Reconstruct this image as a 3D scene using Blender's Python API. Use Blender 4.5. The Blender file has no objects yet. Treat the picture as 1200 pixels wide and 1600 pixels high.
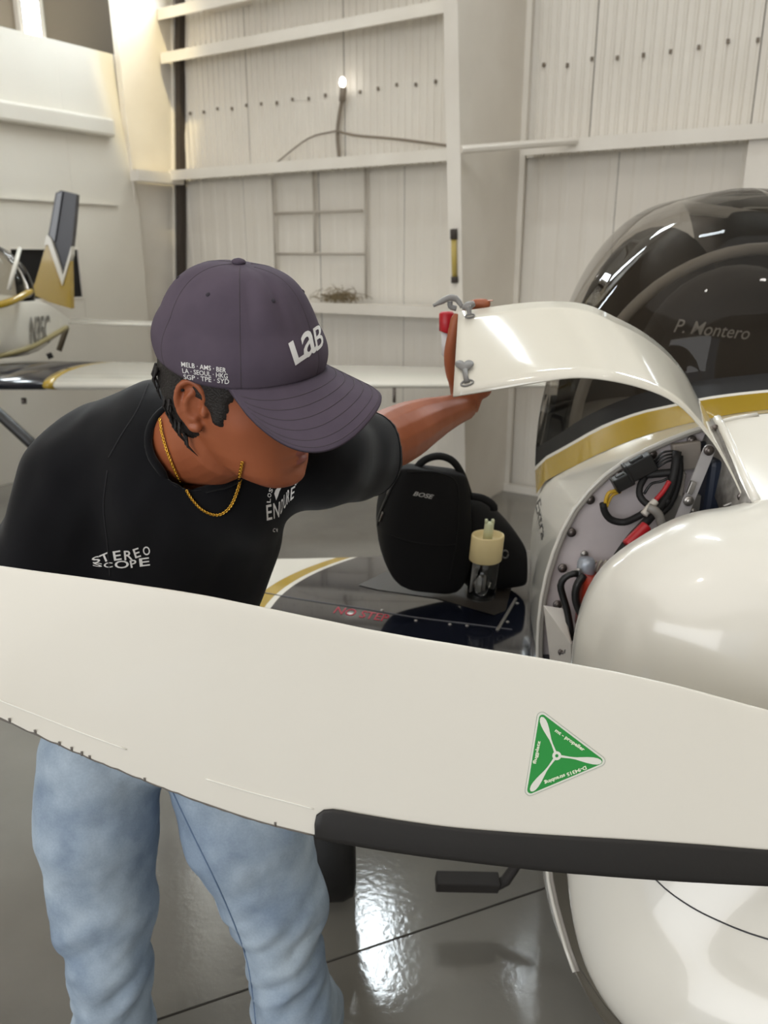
import bpy, bmesh, math, random
import numpy as np
from mathutils import Vector, Matrix, noise
from mathutils.bvhtree import BVHTree

random.seed(7)
SC = bpy.context.scene
COL = SC.collection
R = math.radians
V = Vector

# ------------------------------------------------------------------ camera
CAM_H, PITCH, FPX = 1.6, R(17.7), 1250.0
cd = bpy.data.cameras.new('camera')
cam = bpy.data.objects.new('camera', cd)
COL.objects.link(cam)
cam.location = (0, 0, CAM_H)
cam.rotation_euler = (R(90) - PITCH, 0, 0)
cd.sensor_fit = 'HORIZONTAL'
cd.sensor_width = 36.0
cd.lens = FPX / 1200 * 36.0
cd.clip_start = 0.02
cd.dof.use_dof = True
cd.dof.focus_distance = 1.02
cd.dof.aperture_fstop = 9.0
SC.camera = cam

# ------------------------------------------------------------------ hangar frame (turned about 33 degrees to the camera)
HC = V((-1.75, 7.25, 0))
E1 = V((0.8387, -0.5446, 0))        # along the back wall
E2 = V((-0.5446, -0.8387, 0))       # along the left wall, towards the open door
def HL(a, b, z=0.0):
    return HC + E1 * a + E2 * b + V((0, 0, z))

# ------------------------------------------------------------------ world, lights, exposure
w = bpy.data.worlds.new('world')
SC.world = w
w.use_nodes = True
bg = w.node_tree.nodes['Background']
bg.inputs[0].default_value = (0.75, 0.86, 1.0, 1)
bg.inputs[1].default_value = 1.0

def area(name, loc, target, sx, sy, power, color):
    l = bpy.data.lights.new(name, 'AREA')
    l.shape = 'RECTANGLE'
    l.size, l.size_y, l.energy, l.color = sx, sy, power, color
    o = bpy.data.objects.new(name, l)
    COL.objects.link(o)
    o.location = loc
    d = (V(target) - V(loc)).normalized()
    o.rotation_euler = d.to_track_quat('-Z', 'Y').to_euler()
    return o

DOOR_P, ROOF_P = 300, 190
area('door_daylight', HL(4.3, 12.4, 3.3), HL(4.3, 0, 1.5), 6.8, 3.6, DOOR_P, (1.0, 0.993, 0.975))
area('roof_daylight', HL(5.0, 8.0, 6.5), HL(5.0, 8.0, 0), 9.0, 8.0, ROOF_P, (1.0, 0.993, 0.975))
for a, b in ((4.2, 6.4), (7.2, 5.2)):
    l = bpy.data.lights.new('high_bay_lamp', 'POINT'); l.energy, l.color, l.shadow_soft_size = 22, (1, .95, .88), .09
    o = bpy.data.objects.new('high_bay_lamp', l); COL.objects.link(o); o.location = HL(a, b, 5.6)

SC.view_settings.view_transform = 'Standard'
SC.view_settings.look = 'None'
SC.view_settings.exposure = -0.13
SC.view_settings.gamma = 1.0
SC.view_settings.use_curve_mapping = False
SC.cycles.use_denoising = True
SC.cycles.max_bounces = 8
SC.cycles.transparent_max_bounces = 16

# ------------------------------------------------------------------ geometry helpers
FW = V((0, math.cos(PITCH), -math.sin(PITCH)))
UPV = V((0, math.sin(PITCH), math.cos(PITCH)))
RT = V((1, 0, 0))
EYE = V((0, 0, CAM_H))
def ray(px, py):
    return FW + RT * ((px - 600) / FPX) + UPV * ((800 - py) / FPX)
def P(px, py, Y):
    """the point seen at (px, py) of the photograph that lies Y metres ahead of the camera"""
    d = ray(px, py)
    return EYE + d * (Y / d.y)
def PZ(px, py, z):
    d = ray(px, py)
    return EYE + d * ((z - CAM_H) / d.z)

def S(r, g, b):
    f = lambda c: (c / 255 / 12.92) if c <= 10 else ((c / 255 + 0.055) / 1.055) ** 2.4
    return (f(r), f(g), f(b), 1)

MATS = {}
def mat(name, col, rough=0.5, metal=0.0, coat=0.0, noise_s=None, noise_c=None, bump=None, spec=0.5, sheen=0.0, trans=0.0, emit=None):
    if name in MATS:
        return MATS[name]
    m = bpy.data.materials.new(name)
    m.use_nodes = True
    nt = m.node_tree
    b = nt.nodes['Principled BSDF']
    b.inputs['Base Color'].default_value = col
    b.inputs['Roughness'].default_value = rough
    b.inputs['Metallic'].default_value = metal
    b.inputs['Coat Weight'].default_value = coat
    b.inputs['Coat Roughness'].default_value = 0.04
    b.inputs['Specular IOR Level'].default_value = spec
    b.inputs['Sheen Weight'].default_value = sheen
    b.inputs['Transmission Weight'].default_value = trans
    if emit:
        b.inputs['Emission Color'].default_value = col
        b.inputs['Emission Strength'].default_value = emit
    if noise_s or bump:
        tc = nt.nodes.new('ShaderNodeTexCoord')
    if noise_s:
        n = nt.nodes.new('ShaderNodeTexNoise')
        n.inputs['Scale'].default_value = noise_s
        n.inputs['Detail'].default_value = 5
        nt.links.new(tc.outputs['Object'], n.inputs['Vector'])
        r = nt.nodes.new('ShaderNodeValToRGB')
        r.color_ramp.elements[0].position = 0.32
        r.color_ramp.elements[1].position = 0.68
        r.color_ramp.elements[0].color = col
        r.color_ramp.elements[1].color = noise_c
        nt.links.new(n.outputs['Fac'], r.inputs['Fac'])
        nt.links.new(r.outputs['Color'], b.inputs['Base Color'])
    if bump:
        n2 = nt.nodes.new('ShaderNodeTexNoise')
        n2.inputs['Scale'].default_value = bump[0]
        n2.inputs['Detail'].default_value = 3
        nt.links.new(tc.outputs['Object'], n2.inputs['Vector'])
        bp = nt.nodes.new('ShaderNodeBump')
        bp.inputs['Strength'].default_value = bump[1]
        bp.inputs['Distance'].default_value = bump[2]
        nt.links.new(n2.outputs['Fac'], bp.inputs['Height'])
        nt.links.new(bp.outputs['Normal'], b.inputs['Normal'])
    MATS[name] = m
    return m

def tag(o, label=None, cat=None, group=None, kind=None):
    if label: o['label'] = label
    if cat: o['category'] = cat
    if group: o['group'] = group
    if kind: o['kind'] = kind
    return o

def setparent(o, parent):
    o.parent = parent
    o.matrix_parent_inverse = Matrix.Translation(-ROOTPOS.get(parent.name, V((0, 0, 0)))) if parent.name in ROOTPOS else Matrix()
ROOTPOS = {}
def thing(name, label, cat, loc, group=None):
    o = bpy.data.objects.new(name, None)
    o.empty_display_size = 0.05
    COL.objects.link(o)
    o.location = loc
    ROOTPOS[o.name] = V(loc)
    return tag(o, label, cat, group)

def link(name, me, m, parent=None, smooth=True):
    o = bpy.data.objects.new(name, me)
    COL.objects.link(o)
    if m is not None:
        for x in (m if isinstance(m, (list, tuple)) else [m]):
            me.materials.append(x)
    if smooth:
        me.shade_smooth()
    if parent is not None:
        setparent(o, parent)
    return o

class MB:
    """collects geometry for one mesh object"""
    def __init__(s):
        s.v, s.f, s.mi = [], [], []
    def add(s, vs, fs, mi=0):
        n = len(s.v)
        s.v += [V(p) for p in vs]
        s.f += [tuple(i + n for i in f) for f in fs]
        s.mi += [mi] * len(fs)
        return s
    def grid(s, rows, close_u=False, close_v=False, mi=0):
        nr, nc = len(rows), len(rows[0])
        vs = [p for r in rows for p in r]
        fs = []
        for i in range(nr - (0 if close_v else 1)):
            for j in range(nc - (0 if close_u else 1)):
                a, b = i * nc + j, i * nc + (j + 1) % nc
                i2 = (i + 1) % nr
                fs.append((a, b, i2 * nc + (j + 1) % nc, i2 * nc + j))
        return s.add(vs, fs, mi)
    def loft(s, rings, mi=0):
        n0 = len(s.v)
        n = len(rings[0])
        s.grid(rings, close_u=True, mi=mi)
        for ring, base, flip in ((rings[0], n0, True), (rings[-1], n0 + n * (len(rings) - 1), False)):
            c = sum((V(p) for p in ring), V()) / n
            k = len(s.v)
            s.v.append(c)
            for j in range(n):
                a, b = base + j, base + (j + 1) % n
                s.f.append((k, b, a) if flip else (k, a, b))
                s.mi.append(mi)
        return s
    def tube(s, path, r, n=8, mi=0, flat=None):
        path = [V(p) for p in path]
        rr = r if isinstance(r, (list, tuple)) else [r] * len(path)
        rings = []
        t = (path[1] - path[0]).normalized()
        up = t.orthogonal().normalized()
        for i, p in enumerate(path):
            t = (path[min(i + 1, len(path) - 1)] - path[max(i - 1, 0)]).normalized()
            up = (up - t * up.dot(t)).normalized()
            sd = t.cross(up)
            if flat:                                 # flat = (direction, ratio): squashed section
                d = (V(flat[0]) - t * V(flat[0]).dot(t)).normalized()
                e = t.cross(d)
                rings.append([p + (d * math.cos(a) * flat[1] + e * math.sin(a)) * rr[i] for a in [2 * math.pi * k / n for k in range(n)]])
            else:
                rings.append([p + (up * math.cos(a) + sd * math.sin(a)) * rr[i] for a in [2 * math.pi * k / n for k in range(n)]])
        return s.loft(rings, mi)
    def box(s, c, ax, ay, az, mi=0):
        """c centre; ax, ay, az half-extent vectors"""
        c, ax, ay, az = V(c), V(ax), V(ay), V(az)
        vs = [c + ax * i + ay * j + az * k for i in (-1, 1) for j in (-1, 1) for k in (-1, 1)]
        return s.add(vs, [(0, 1, 3, 2), (4, 6, 7, 5), (0, 4, 5, 1), (2, 3, 7, 6), (0, 2, 6, 4), (1, 5, 7, 3)], mi)
    def ell(s, c, ax, ay, az, nu=16, nv=10, mi=0):
        c, ax, ay, az = V(c), V(ax), V(ay), V(az)
        rings = []
        for i in range(1, nv):
            ph = math.pi * i / nv
            rings.append([c + (ax * math.cos(t) + ay * math.sin(t)) * math.sin(ph) - az * math.cos(ph) for t in [2 * math.pi * k / nu for k in range(nu)]])
        n0 = len(s.v)
        s.grid(rings, close_u=True, mi=mi)
        for pole, base in ((c - az, n0), (c + az, n0 + nu * (nv - 2))):
            k = len(s.v)
            s.v.append(pole)
            for j in range(nu):
                s.f.append((k, base + j, base + (j + 1) % nu))
                s.mi.append(mi)
        return s
    def build(s, name, m, parent=None, smooth=True, bevel=None, solid=None, subsurf=0, fix=True):
        me = bpy.data.meshes.new(name)
        me.from_pydata([tuple(p) for p in s.v], [], s.f)
        if any(s.mi):
            me.polygons.foreach_set('material_index', s.mi)
        if fix:
            bm = bmesh.new()
            bm.from_mesh(me)
            bmesh.ops.remove_doubles(bm, verts=bm.verts, dist=1e-6)
            bmesh.ops.recalc_face_normals(bm, faces=bm.faces)
            bm.to_mesh(me)
            bm.free()
        o = link(name, me, m, parent, smooth)
        if solid:
            md = o.modifiers.new('solid', 'SOLIDIFY')
            md.thickness, md.offset = solid, 0
        if bevel:
            md = o.modifiers.new('bevel', 'BEVEL')
            md.width, md.segments, md.limit_method, md.angle_limit = bevel, 2, 'ANGLE', R(40)
        if subsurf:
            md = o.modifiers.new('sub', 'SUBSURF')
            md.levels = md.render_levels = subsurf
        if smooth and (bevel or solid):
            bpy.context.view_layer.objects.active = o
        return o

def apply_mods(o):
    dg = bpy.context.evaluated_depsgraph_get()
    dg.update()
    me = bpy.data.meshes.new_from_object(o.evaluated_get(dg))
    o.modifiers.clear()
    o.data = me
    return o

def spline(pts, n):
    """Catmull-Rom through pts (tuples or vectors), n samples by chord length"""
    pts = [np.array(p, float) for p in pts]
    d = [0]
    for a, b in zip(pts, pts[1:]):
        d.append(d[-1] + np.linalg.norm(b - a) + 1e-9)
    d = np.array(d)
    out = []
    m = []
    for i in range(len(pts)):
        if i == 0: m.append((pts[1] - pts[0]) / (d[1] - d[0]))
        elif i == len(pts) - 1: m.append((pts[-1] - pts[-2]) / (d[-1] - d[-2]))
        else: m.append((pts[i + 1] - pts[i - 1]) / (d[i + 1] - d[i - 1]))
    for t in np.linspace(0, d[-1], n):
        i = min(max(int(np.searchsorted(d, t) - 1), 0), len(pts) - 2)
        h = d[i + 1] - d[i]
        u = (t - d[i]) / h
        out.append((2*u**3-3*u**2+1)*pts[i] + (u**3-2*u**2+u)*h*m[i] + (-2*u**3+3*u**2)*pts[i+1] + (u**3-u**2)*h*m[i+1])
    return out
def pxs(pts, n):
    return [P(*p) for p in spline(pts, n)]
def vsp(pts, n):
    return [V(p) for p in spline(pts, n)]

def bvh_of(*objs):
    vs, fs = [], []
    dg = bpy.context.evaluated_depsgraph_get()
    dg.update()
    for o in objs:
        ev = o.evaluated_get(dg)
        me = ev.to_mesh()
        n = len(vs)
        mw = o.matrix_world
        vs += [mw @ v.co for v in me.vertices]
        fs += [tuple(i + n for i in p.vertices) for p in me.polygons]
        ev.to_mesh_clear()
    return BVHTree.FromPolygons(vs, fs)
def hit(bvh, px, py, off=0.0006):
    d = ray(px, py).normalized()
    loc, nor, i, t = bvh.ray_cast(EYE, d)
    if loc is None:
        return None
    if nor.dot(d) > 0:
        nor = -nor
    return loc + nor * off

def text_geo(s, bold=0.0, shear=0.0):
    """flat text outline, width and height normalised: x 0..1, y in units of the text width"""
    cu = bpy.data.curves.new('text', 'FONT')
    cu.body = s
    cu.offset = bold
    cu.shear = shear
    cu.resolution_u = 3
    o = bpy.data.objects.new('text', cu)
    COL.objects.link(o)
    dg = bpy.context.evaluated_depsgraph_get()
    dg.update()
    me = bpy.data.meshes.new_from_object(o.evaluated_get(dg))
    bm = bmesh.new(); bm.from_mesh(me)                     # cut the letters finely so that they bend with the surface
    bx0, bx1 = min(v.co.x for v in bm.verts), max(v.co.x for v in bm.verts)
    n_ = max(3, 5 * len(s))
    for k in range(1, n_):
        bmesh.ops.bisect_plane(bm, geom=bm.verts[:] + bm.edges[:] + bm.faces[:], plane_co=(bx0 + (bx1 - bx0) * k / n_, 0, 0), plane_no=(1, 0, 0))
    for k in range(1, 5):
        bmesh.ops.bisect_plane(bm, geom=bm.verts[:] + bm.edges[:] + bm.faces[:], plane_co=(0, .72 * k / 5, 0), plane_no=(0, 1, 0))
    bm.to_mesh(me); bm.free()
    vs = [v.co.copy() for v in me.vertices]
    fs = [tuple(p.vertices) for p in me.polygons]
    bpy.data.objects.remove(o)
    bpy.data.curves.remove(cu)
    x0, x1 = min(v.x for v in vs), max(v.x for v in vs)
    y0, y1 = min(v.y for v in vs), max(v.y for v in vs)
    return [((v.x - x0) / (x1 - x0), (v.y - y0) / (y1 - y0)) for v in vs], fs
def print_px(mb, bvh, shape, fn, mi=0, off=0.0006):
    """lay a flat print (2-D points mapped by fn to photograph pixels) onto the surface it is printed on"""
    vs, fs = shape
    pts = [hit(bvh, *fn(*v), off) for v in vs]
    ok = [f for f in fs if all(pts[i] is not None for i in f)]
    pts = [p if p is not None else V((0, 0, 0)) for p in pts]
    used = sorted({i for f in ok for i in f})
    mp = {i: k for k, i in enumerate(used)}
    mb.add([pts[i] for i in used], [tuple(mp[i] for i in f) for f in ok], mi)
def quadmap(a, b, c, d):
    """bottom-left, bottom-right, top-right, top-left pixels"""
    return lambda s, t: tuple((1-s)*(1-t)*a[k] + s*(1-t)*b[k] + s*t*c[k] + (1-s)*t*d[k] for k in (0, 1))
def poly_geo(pts):
    """fan-filled polygon of 2-D points"""
    n = len(pts)
    c = (sum(p[0] for p in pts) / n, sum(p[1] for p in pts) / n)
    return list(pts) + [c], [(i, (i + 1) % n, n) for i in range(n)]
def ident(x, y):
    return (x, y)

# signed-distance modelling for cloth
import openvdb
def sdf_mesh(prims, lo, hi, vox, k=0.03, post=None):
    lo, hi = np.array(lo, np.float32), np.array(hi, np.float32)
    n = np.ceil((hi - lo) / vox).astype(int)
    X, Y, Z = np.meshgrid(*[np.arange(n[i], dtype=np.float32) * vox + lo[i] for i in range(3)], indexing='ij')
    D = None
    for pr in prims:
        a, b, ra, rb = np.array(pr[0]), np.array(pr[1]), pr[2], pr[3]
        kk = pr[5] if len(pr) > 5 and pr[5] else k
        ba = b - a
        px, py, pz = X - a[0], Y - a[1], Z - a[2]
        bx = ba.copy()
        if len(pr) > 4 and pr[4]:
            nn, q = np.array(pr[4][0], float), pr[4][1]
            nn /= np.linalg.norm(nn)
            dn = px * nn[0] + py * nn[1] + pz * nn[2]
            s = 1 / q - 1
            px, py, pz = px + nn[0] * dn * s, py + nn[1] * dn * s, pz + nn[2] * dn * s
            bx = ba + nn * (ba @ nn) * s
        t = np.clip((px * bx[0] + py * bx[1] + pz * bx[2]) / (bx @ bx + 1e-12), 0, 1)
        d = np.sqrt((px - bx[0] * t) ** 2 + (py - bx[1] * t) ** 2 + (pz - bx[2] * t) ** 2) - (ra + (rb - ra) * t)
        if len(pr) > 4 and pr[4]:
            d = d * min(1.0, pr[4][1] ** 0.5)
        if D is None:
            D = d
        else:
            h = np.clip(0.5 + 0.5 * (D - d) / kk, 0, 1)
            D = D * (1 - h) + d * h - kk * h * (1 - h)
    if post:
        D = post(D, X, Y, Z)
    g = openvdb.FloatGrid(1.0)
    g.copyFromArray(np.ascontiguousarray(D.astype(np.float32)))
    pts, tris, quads = g.convertToPolygons(0.0, 0.0)
    pts = pts * vox + lo
    return [V(map(float, p)) for p in pts], [tuple(map(int, q)) for q in quads] + [tuple(map(int, q)) for q in tris]

def wrinkle(o, fn):
    """move vertices along their normals by fn(point, normal)"""
    me = o.data
    new = []
    for v in me.vertices:
        new.append(v.co + v.normal * fn(v.co, v.normal))
    for v, c in zip(me.vertices, new):
        v.co = c
    me.update()
def ss(a, b, x):
    t = min(max((x - a) / (b - a), 0), 1)
    return t * t * (3 - 2 * t)
# ------------------------------------------------------------------ materials of the building
M_SHEET = mat('painted_sheet', S(228, 222, 212), 0.55, noise_s=1.3, noise_c=S(218, 211, 200))
M_STEEL = mat('painted_steel', S(230, 224, 214), 0.5, noise_s=3, noise_c=S(222, 215, 204))
M_PLASTER = mat('painted_board', S(226, 221, 210), 0.6, noise_s=0.9, noise_c=S(216, 210, 198))
M_DARKGAP = mat('dark_steel', S(60, 52, 46), 0.7)
M_BROWN = mat('brown_roof_space', S(140, 128, 112), 0.8)
M_SCREW = mat('rusty_screw', S(120, 108, 94), 0.6)
M_CABLE = mat('grey_cable', S(128, 116, 102), 0.6)

# polished concrete: the material only gives stains, gloss variation and fine ripple
def floor_mat():
    m = mat('polished_concrete', S(170, 166, 158), 0.14)
    nt = m.node_tree
    b = nt.nodes['Principled BSDF']
    tc = nt.nodes.new('ShaderNodeTexCoord')
    n = nt.nodes.new('ShaderNodeTexNoise'); n.inputs['Scale'].default_value = 1.1; n.inputs['Detail'].default_value = 6
    r = nt.nodes.new('ShaderNodeValToRGB')
    r.color_ramp.elements[0].color, r.color_ramp.elements[1].color = S(116, 113, 107), S(144, 141, 134)
    r.color_ramp.elements[0].position, r.color_ramp.elements[1].position = 0.35, 0.68
    nt.links.new(tc.outputs['Object'], n.inputs['Vector']); nt.links.new(n.outputs['Fac'], r.inputs['Fac'])
    nt.links.new(r.outputs['Color'], b.inputs['Base Color'])
    n2 = nt.nodes.new('ShaderNodeTexNoise'); n2.inputs['Scale'].default_value = 55; n2.inputs['Detail'].default_value = 4
    bp = nt.nodes.new('ShaderNodeBump'); bp.inputs['Strength'].default_value = 0.2; bp.inputs['Distance'].default_value = 0.002
    nt.links.new(tc.outputs['Object'], n2.inputs['Vector']); nt.links.new(n2.outputs['Fac'], bp.inputs['Height'])
    nt.links.new(bp.outputs['Normal'], b.inputs['Normal'])
    b.inputs['Roughness'].default_value = 0.1
    b.inputs['Specular IOR Level'].default_value = 0.5
    return m
M_FLOOR = floor_mat()

def hbox(mb, a0, a1, b0, b1, z0, z1):
    return mb.box(HL((a0 + a1) / 2, (b0 + b1) / 2, (z0 + z1) / 2), E1 * (a1 - a0) / 2, E2 * (b1 - b0) / 2, V((0, 0, (z1 - z0) / 2)))
def structure(name, mb, m, parent=None, **k):
    o = mb.build(name, m, parent, smooth=False, **k)
    if parent is None: o['kind'] = 'structure'
    return o

# floor: slabs with a joint between them
fl = structure('floor', hbox(MB(), -1, 13, -0.3, 13, -0.12, -0.004), mat('joint_filler', S(70, 66, 62), 0.8))
j0, j1 = PZ(250, 1592, 0), PZ(850, 1388, 0)
jd = (j1 - j0).normalized(); jn = V((-jd.y, jd.x, 0))
for s in (-1, 1):
    o0 = j0 + jn * 0.0035 * s
    far = 9.0 if s > 0 else 7.0
    mb = MB()
    a, b = o0 - jd * 9, o0 + jd * 9
    c, d = b + jn * far * s, a + jn * far * s
    top, bot = V((0, 0, 0)), V((0, 0, -0.02))
    mb.add([p + q for q in (top, bot) for p in (a, b, c, d)], [(0, 1, 2, 3), (7, 6, 5, 4), (0, 4, 5, 1), (1, 5, 6, 2), (2, 6, 7, 3), (3, 7, 4, 0)])
    mb.build('slab', M_FLOOR, fl, smooth=False)

# back wall: corrugated sheets, each a piece of its own, two tiers lapped behind the girt
wb = structure('wall_back', hbox(MB(), -0.2, 13, -0.16, -0.06, 0, 6.6), M_DARKGAP)
def sheet_mesh(width, z0, z1, ribs, depth):
    mb = MB()
    prof = []
    for i in range(ribs):
        u = width * i / ribs
        p = width / ribs
        prof += [(u, 0), (u + p * 0.55, 0), (u + p * 0.68, depth), (u + p * 0.87, depth)]
    prof.append((width - 0.004, 0))
    mb.grid([[E1 * u + E2 * d + V((0, 0, z)) for u, d in prof] for z in (z0, z1)])
    o = mb.build('panel', M_SHEET, None, smooth=False, fix=False)
    me = o.data
    bpy.data.objects.remove(o)
    return me
low = sheet_mesh(0.76, 0.03, 2.24, 5, 0.005)
upp = sheet_mesh(0.915, 2.2, 6.5, 16, 0.009)
for me, wd, a_off, boff in ((low, 0.76, -0.05, -0.05), (upp, 0.915, -0.1, -0.035)):
    a = a_off
    k = 0
    while a < 12.6:
        o = bpy.data.objects.new('panel', me)
        COL.objects.link(o)
        o.location = HL(a, boff + 0.0015 * (k % 2), 0)
        o.parent = wb
        a += wd
        k += 1
# rows of screw heads above the first girt
mb = MB()
for a in [0.2 + 0.152 * i for i in range(80)]:
    z = 2.71 + 0.01 * random.uniform(-1, 1)
    c = HL(a, -0.02, z)
    mb.box(c, E1 * 0.008, E2 * 0.006, V((0, 0, 0.011)))
o = mb.build('screw_heads', M_SCREW, wb, smooth=False); o['kind'] = 'stuff'

# left wall of smooth boards with a ledge, dark roof space above it and a small dark window
wl = structure('wall_left', hbox(MB(), -0.7, -0.6, -0.3, 13, 0, 6.6), M_BROWN)
mb = MB()
hbox(mb, -0.6, -0.02, 0.40, 1.02, 0, 3.06)
hbox(mb, -0.6, -0.02, 1.6, 2.44, 0, 3.06)
hbox(mb, -0.6, -0.02, 1.02, 1.6, 0, 1.30)
hbox(mb, -0.6, -0.02, 1.02, 1.6, 1.66, 3.06)
mb.build('board', M_PLASTER, wl, smooth=False, bevel=0.004)
bme = hbox(MB(), -0.6, -0.02, 0, 1.2, 0, 3.06).build('board', M_PLASTER, None, smooth=False, bevel=0.004)
bm_ = bme.data
bpy.data.objects.remove(bme)
for k in range(9):
    o = bpy.data.objects.new('board', bm_); COL.objects.link(o); o.location = E2 * (2.444 + 1.204 * k); o.parent = wl
    md = o.modifiers.new('bevel', 'BEVEL'); md.width = 0.004
structure('trim_1', hbox(MB(), -0.03, 0.05, 0.62, 12, 2.47, 2.60), M_PLASTER, bevel=0.02)
structure('trim_2', hbox(MB(), -0.02, 0.0, 0.62, 12, 1.98, 1.995), M_PLASTER)
wn = structure('window_1', hbox(MB(), -0.55, -0.5, 1.0, 1.62, 1.28, 1.68), mat('dark_room', S(58, 54, 50), 0.6))
mb = MB()
for z0, z1, b0, b1 in ((1.29, 1.305, 1.02, 1.6), (1.65, 1.665, 1.02, 1.6), (1.305, 1.65, 1.02, 1.03), (1.305, 1.65, 1.59, 1.6)):
    hbox(mb, -0.045, -0.015, b0, b1, z0, z1)
mb.build('window_frame', M_STEEL, wn, smooth=False)
hbox(MB(), -0.04, -0.032, 1.025, 1.595, 1.3, 1.66).build('pane', mat('dark_pane', S(40, 39, 38), 0.5, spec=.1), wn, smooth=False)

# bright panes high in the walls (daylight behind translucent panels)
M_DAY = mat('daylight_pane', (0.86, 0.95, 1.0, 1), 0.4, emit=42)
def pane(n, a0, a1, b0, b1, z0, z1, fr):
    wv = structure('window_%d' % n, fr, M_STEEL)
    hbox(MB(), a0, a1, b0, b1, z0, z1).build('pane', M_DAY, wv, smooth=False)
def frame_back(a0, a1, z0, z1):
    mb = MB()
    hbox(mb, a0 - .04, a0, -.05, .03, z0 - .04, z1 + .04); hbox(mb, a1, a1 + .04, -.05, .03, z0 - .04, z1 + .04)
    hbox(mb, a0, a1, -.05, .03, z0 - .04, z0); hbox(mb, a0, a1, -.05, .03, z1, z1 + .04)
    return mb
pane(2, 1.78, 2.16, -.03, -.005, 4.25, 5.75, frame_back(1.78, 2.16, 4.25, 5.75))
pane(3, 0.52, 0.86, -.03, -.005, 3.42, 5.2, frame_back(0.52, 0.86, 3.42, 5.2))
pane(4, 5.6, 6.1, -.03, -.005, 3.9, 5.6, frame_back(5.6, 6.1, 3.9, 5.6))
mb = MB(); hbox(mb, -.62, -.55, .70, .74, 3.0, 4.4); hbox(mb, -.62, -.55, .88, .92, 3.0, 4.4)
pane(5, -.6, -.56, .74, .88, 3.2, 4.4, mb)

mb = MB()
for a0, a1, b0, b1 in ((2.99, 3.05, 2.29, 2.63), (4.35, 4.41, 2.29, 2.63), (3.05, 4.35, 2.29, 2.35), (3.05, 4.35, 2.57, 2.63)): hbox(mb, a0, a1, b0, b1, 6.52, 6.6)
pane(6, 3.05, 4.35, 2.35, 2.57, 6.55, 6.58, mb)
# ceiling, right wall and the wall with the open hangar door (behind the camera)
structure('ceiling', hbox(MB(), -0.7, 13, -0.3, 13, 6.6, 6.7), M_SHEET)
structure('wall_right', hbox(MB(), 12.7, 12.8, -0.3, 13, 0, 6.6), M_SHEET)
mb = MB()
hbox(mb, -0.7, 0.9, 12.9, 13, 0, 6.6); hbox(mb, 10.1, 12.8, 12.9, 13, 0, 6.6); hbox(mb, 0.9, 10.1, 12.9, 13, 5.2, 6.6)
structure('wall_front', mb, M_SHEET)

# tapered portal frame columns
def column(a0, wb_, wt, thick, lean=0.0, m=M_STEEL):
    mb = MB()
    zt = 6.6
    def pr(a_0, a_1, f0, f1):
        vs = [HL(a + lean * (z - 3.2), f(z), z) for z in (0, zt) for a in (a_0, a_1) for f in (f0, f1)]
        mb.add(vs, [(0, 1, 3, 2), (4, 6, 7, 5), (0, 4, 5, 1), (2, 3, 7, 6), (0, 2, 6, 4), (1, 5, 7, 3)])
    wz = lambda z: wb_ + (wt - wb_) * z / zt
    pr(a0 - 0.006, a0 + 0.006, lambda z: 0.0, lambda z: wz(z))
    pr(a0 - thick, a0 + thick, lambda z: wz(z), lambda z: wz(z) + 0.016)
    pr(a0 - thick, a0 + thick, lambda z: 0.0, lambda z: 0.016)
    return structure('column', mb, m)
column(0.07, 0.20, 0.92, 0.03, 0.10)
column(3.12, 0.66, 1.32, 0.042)
column(9.3, 0.66, 1.32, 0.085)

# girts: horizontal rails on the back wall
def girt(n, a0, a1, z, h=0.075, b0=0.0, b1=0.16):
    mb = MB()
    hbox(mb, a0, a1, b0, b1, z - 0.008, z)
    hbox(mb, a0, a1, b1 - 0.012, b1, z - h, z - 0.008)
    structure('trim_%d' % n, mb, M_STEEL)
girt(3, 0.10, 3.03, 2.27); girt(4, 3.21, 9.2, 2.27)
girt(5, 0.10, 3.03, 3.12); girt(6, 3.21, 9.2, 3.42)
girt(7, 0.10, 3.03, 1.27); girt(8, 3.21, 9.2, 1.05)
girt(9, 0.10, 3.03, 3.42)
mb = MB(); hbox(mb, 0.02, 0.12, 0.02, 0.5, 2.17, 2.25)
structure('trim_10', mb, M_STEEL)
mb = MB(); hbox(mb, 0.09, 0.15, 0.03, 0.6, 3.50, 3.56)
structure('trim_11', mb, M_STEEL)
mb = MB(); mb.box(HL(.16, 0, 3.2), E1 * .025, E2 * .03, V((0, 0, 3.2)) + E1 * .32)
structure('trim_12', mb, M_DARKGAP)
mb = MB(); mb.tube([HL(3.16, 0.88, 2.16), HL(3.55, 0.18, 2.25)], 0.022, 8)
structure('trim_13', mb, M_STEEL)
# girt bay framing on the right and sheet joint cover
mb = MB(); hbox(mb, 4.50, 4.66, 0.0, 0.12, 0.0, 2.26)
structure('trim_14', mb, M_STEEL)
mb = MB(); hbox(mb, 3.3, 12, 0, 0.03, 0, 0.05); hbox(mb, 0.2, 3.3, 0, 0.03, 0, 0.05)
structure('baseboard_back', mb, M_STEEL)

# pipe rack outlined on the wall: thin tubes
mb = MB()
for (a0, z0, a1, z1) in ((1.06, 1.45, 1.06, 2.18), (1.93, 1.3, 1.93, 2.2), (1.06, 1.92, 1.9, 1.92), (1.06, 1.62, 1.93, 1.62), (1.46, 1.62, 1.46, 2.2)):
    mb.tube([HL(a0, .005, z0), HL(a1, .005, z1)], 0.010, 6)
tag(mb.build('pipe_rack', mat('dull_pipe', S(184, 176, 164), .6)), 'off-white grid of thin pipes fixed to the corrugated back wall beneath the long rail', 'pipework')

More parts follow.
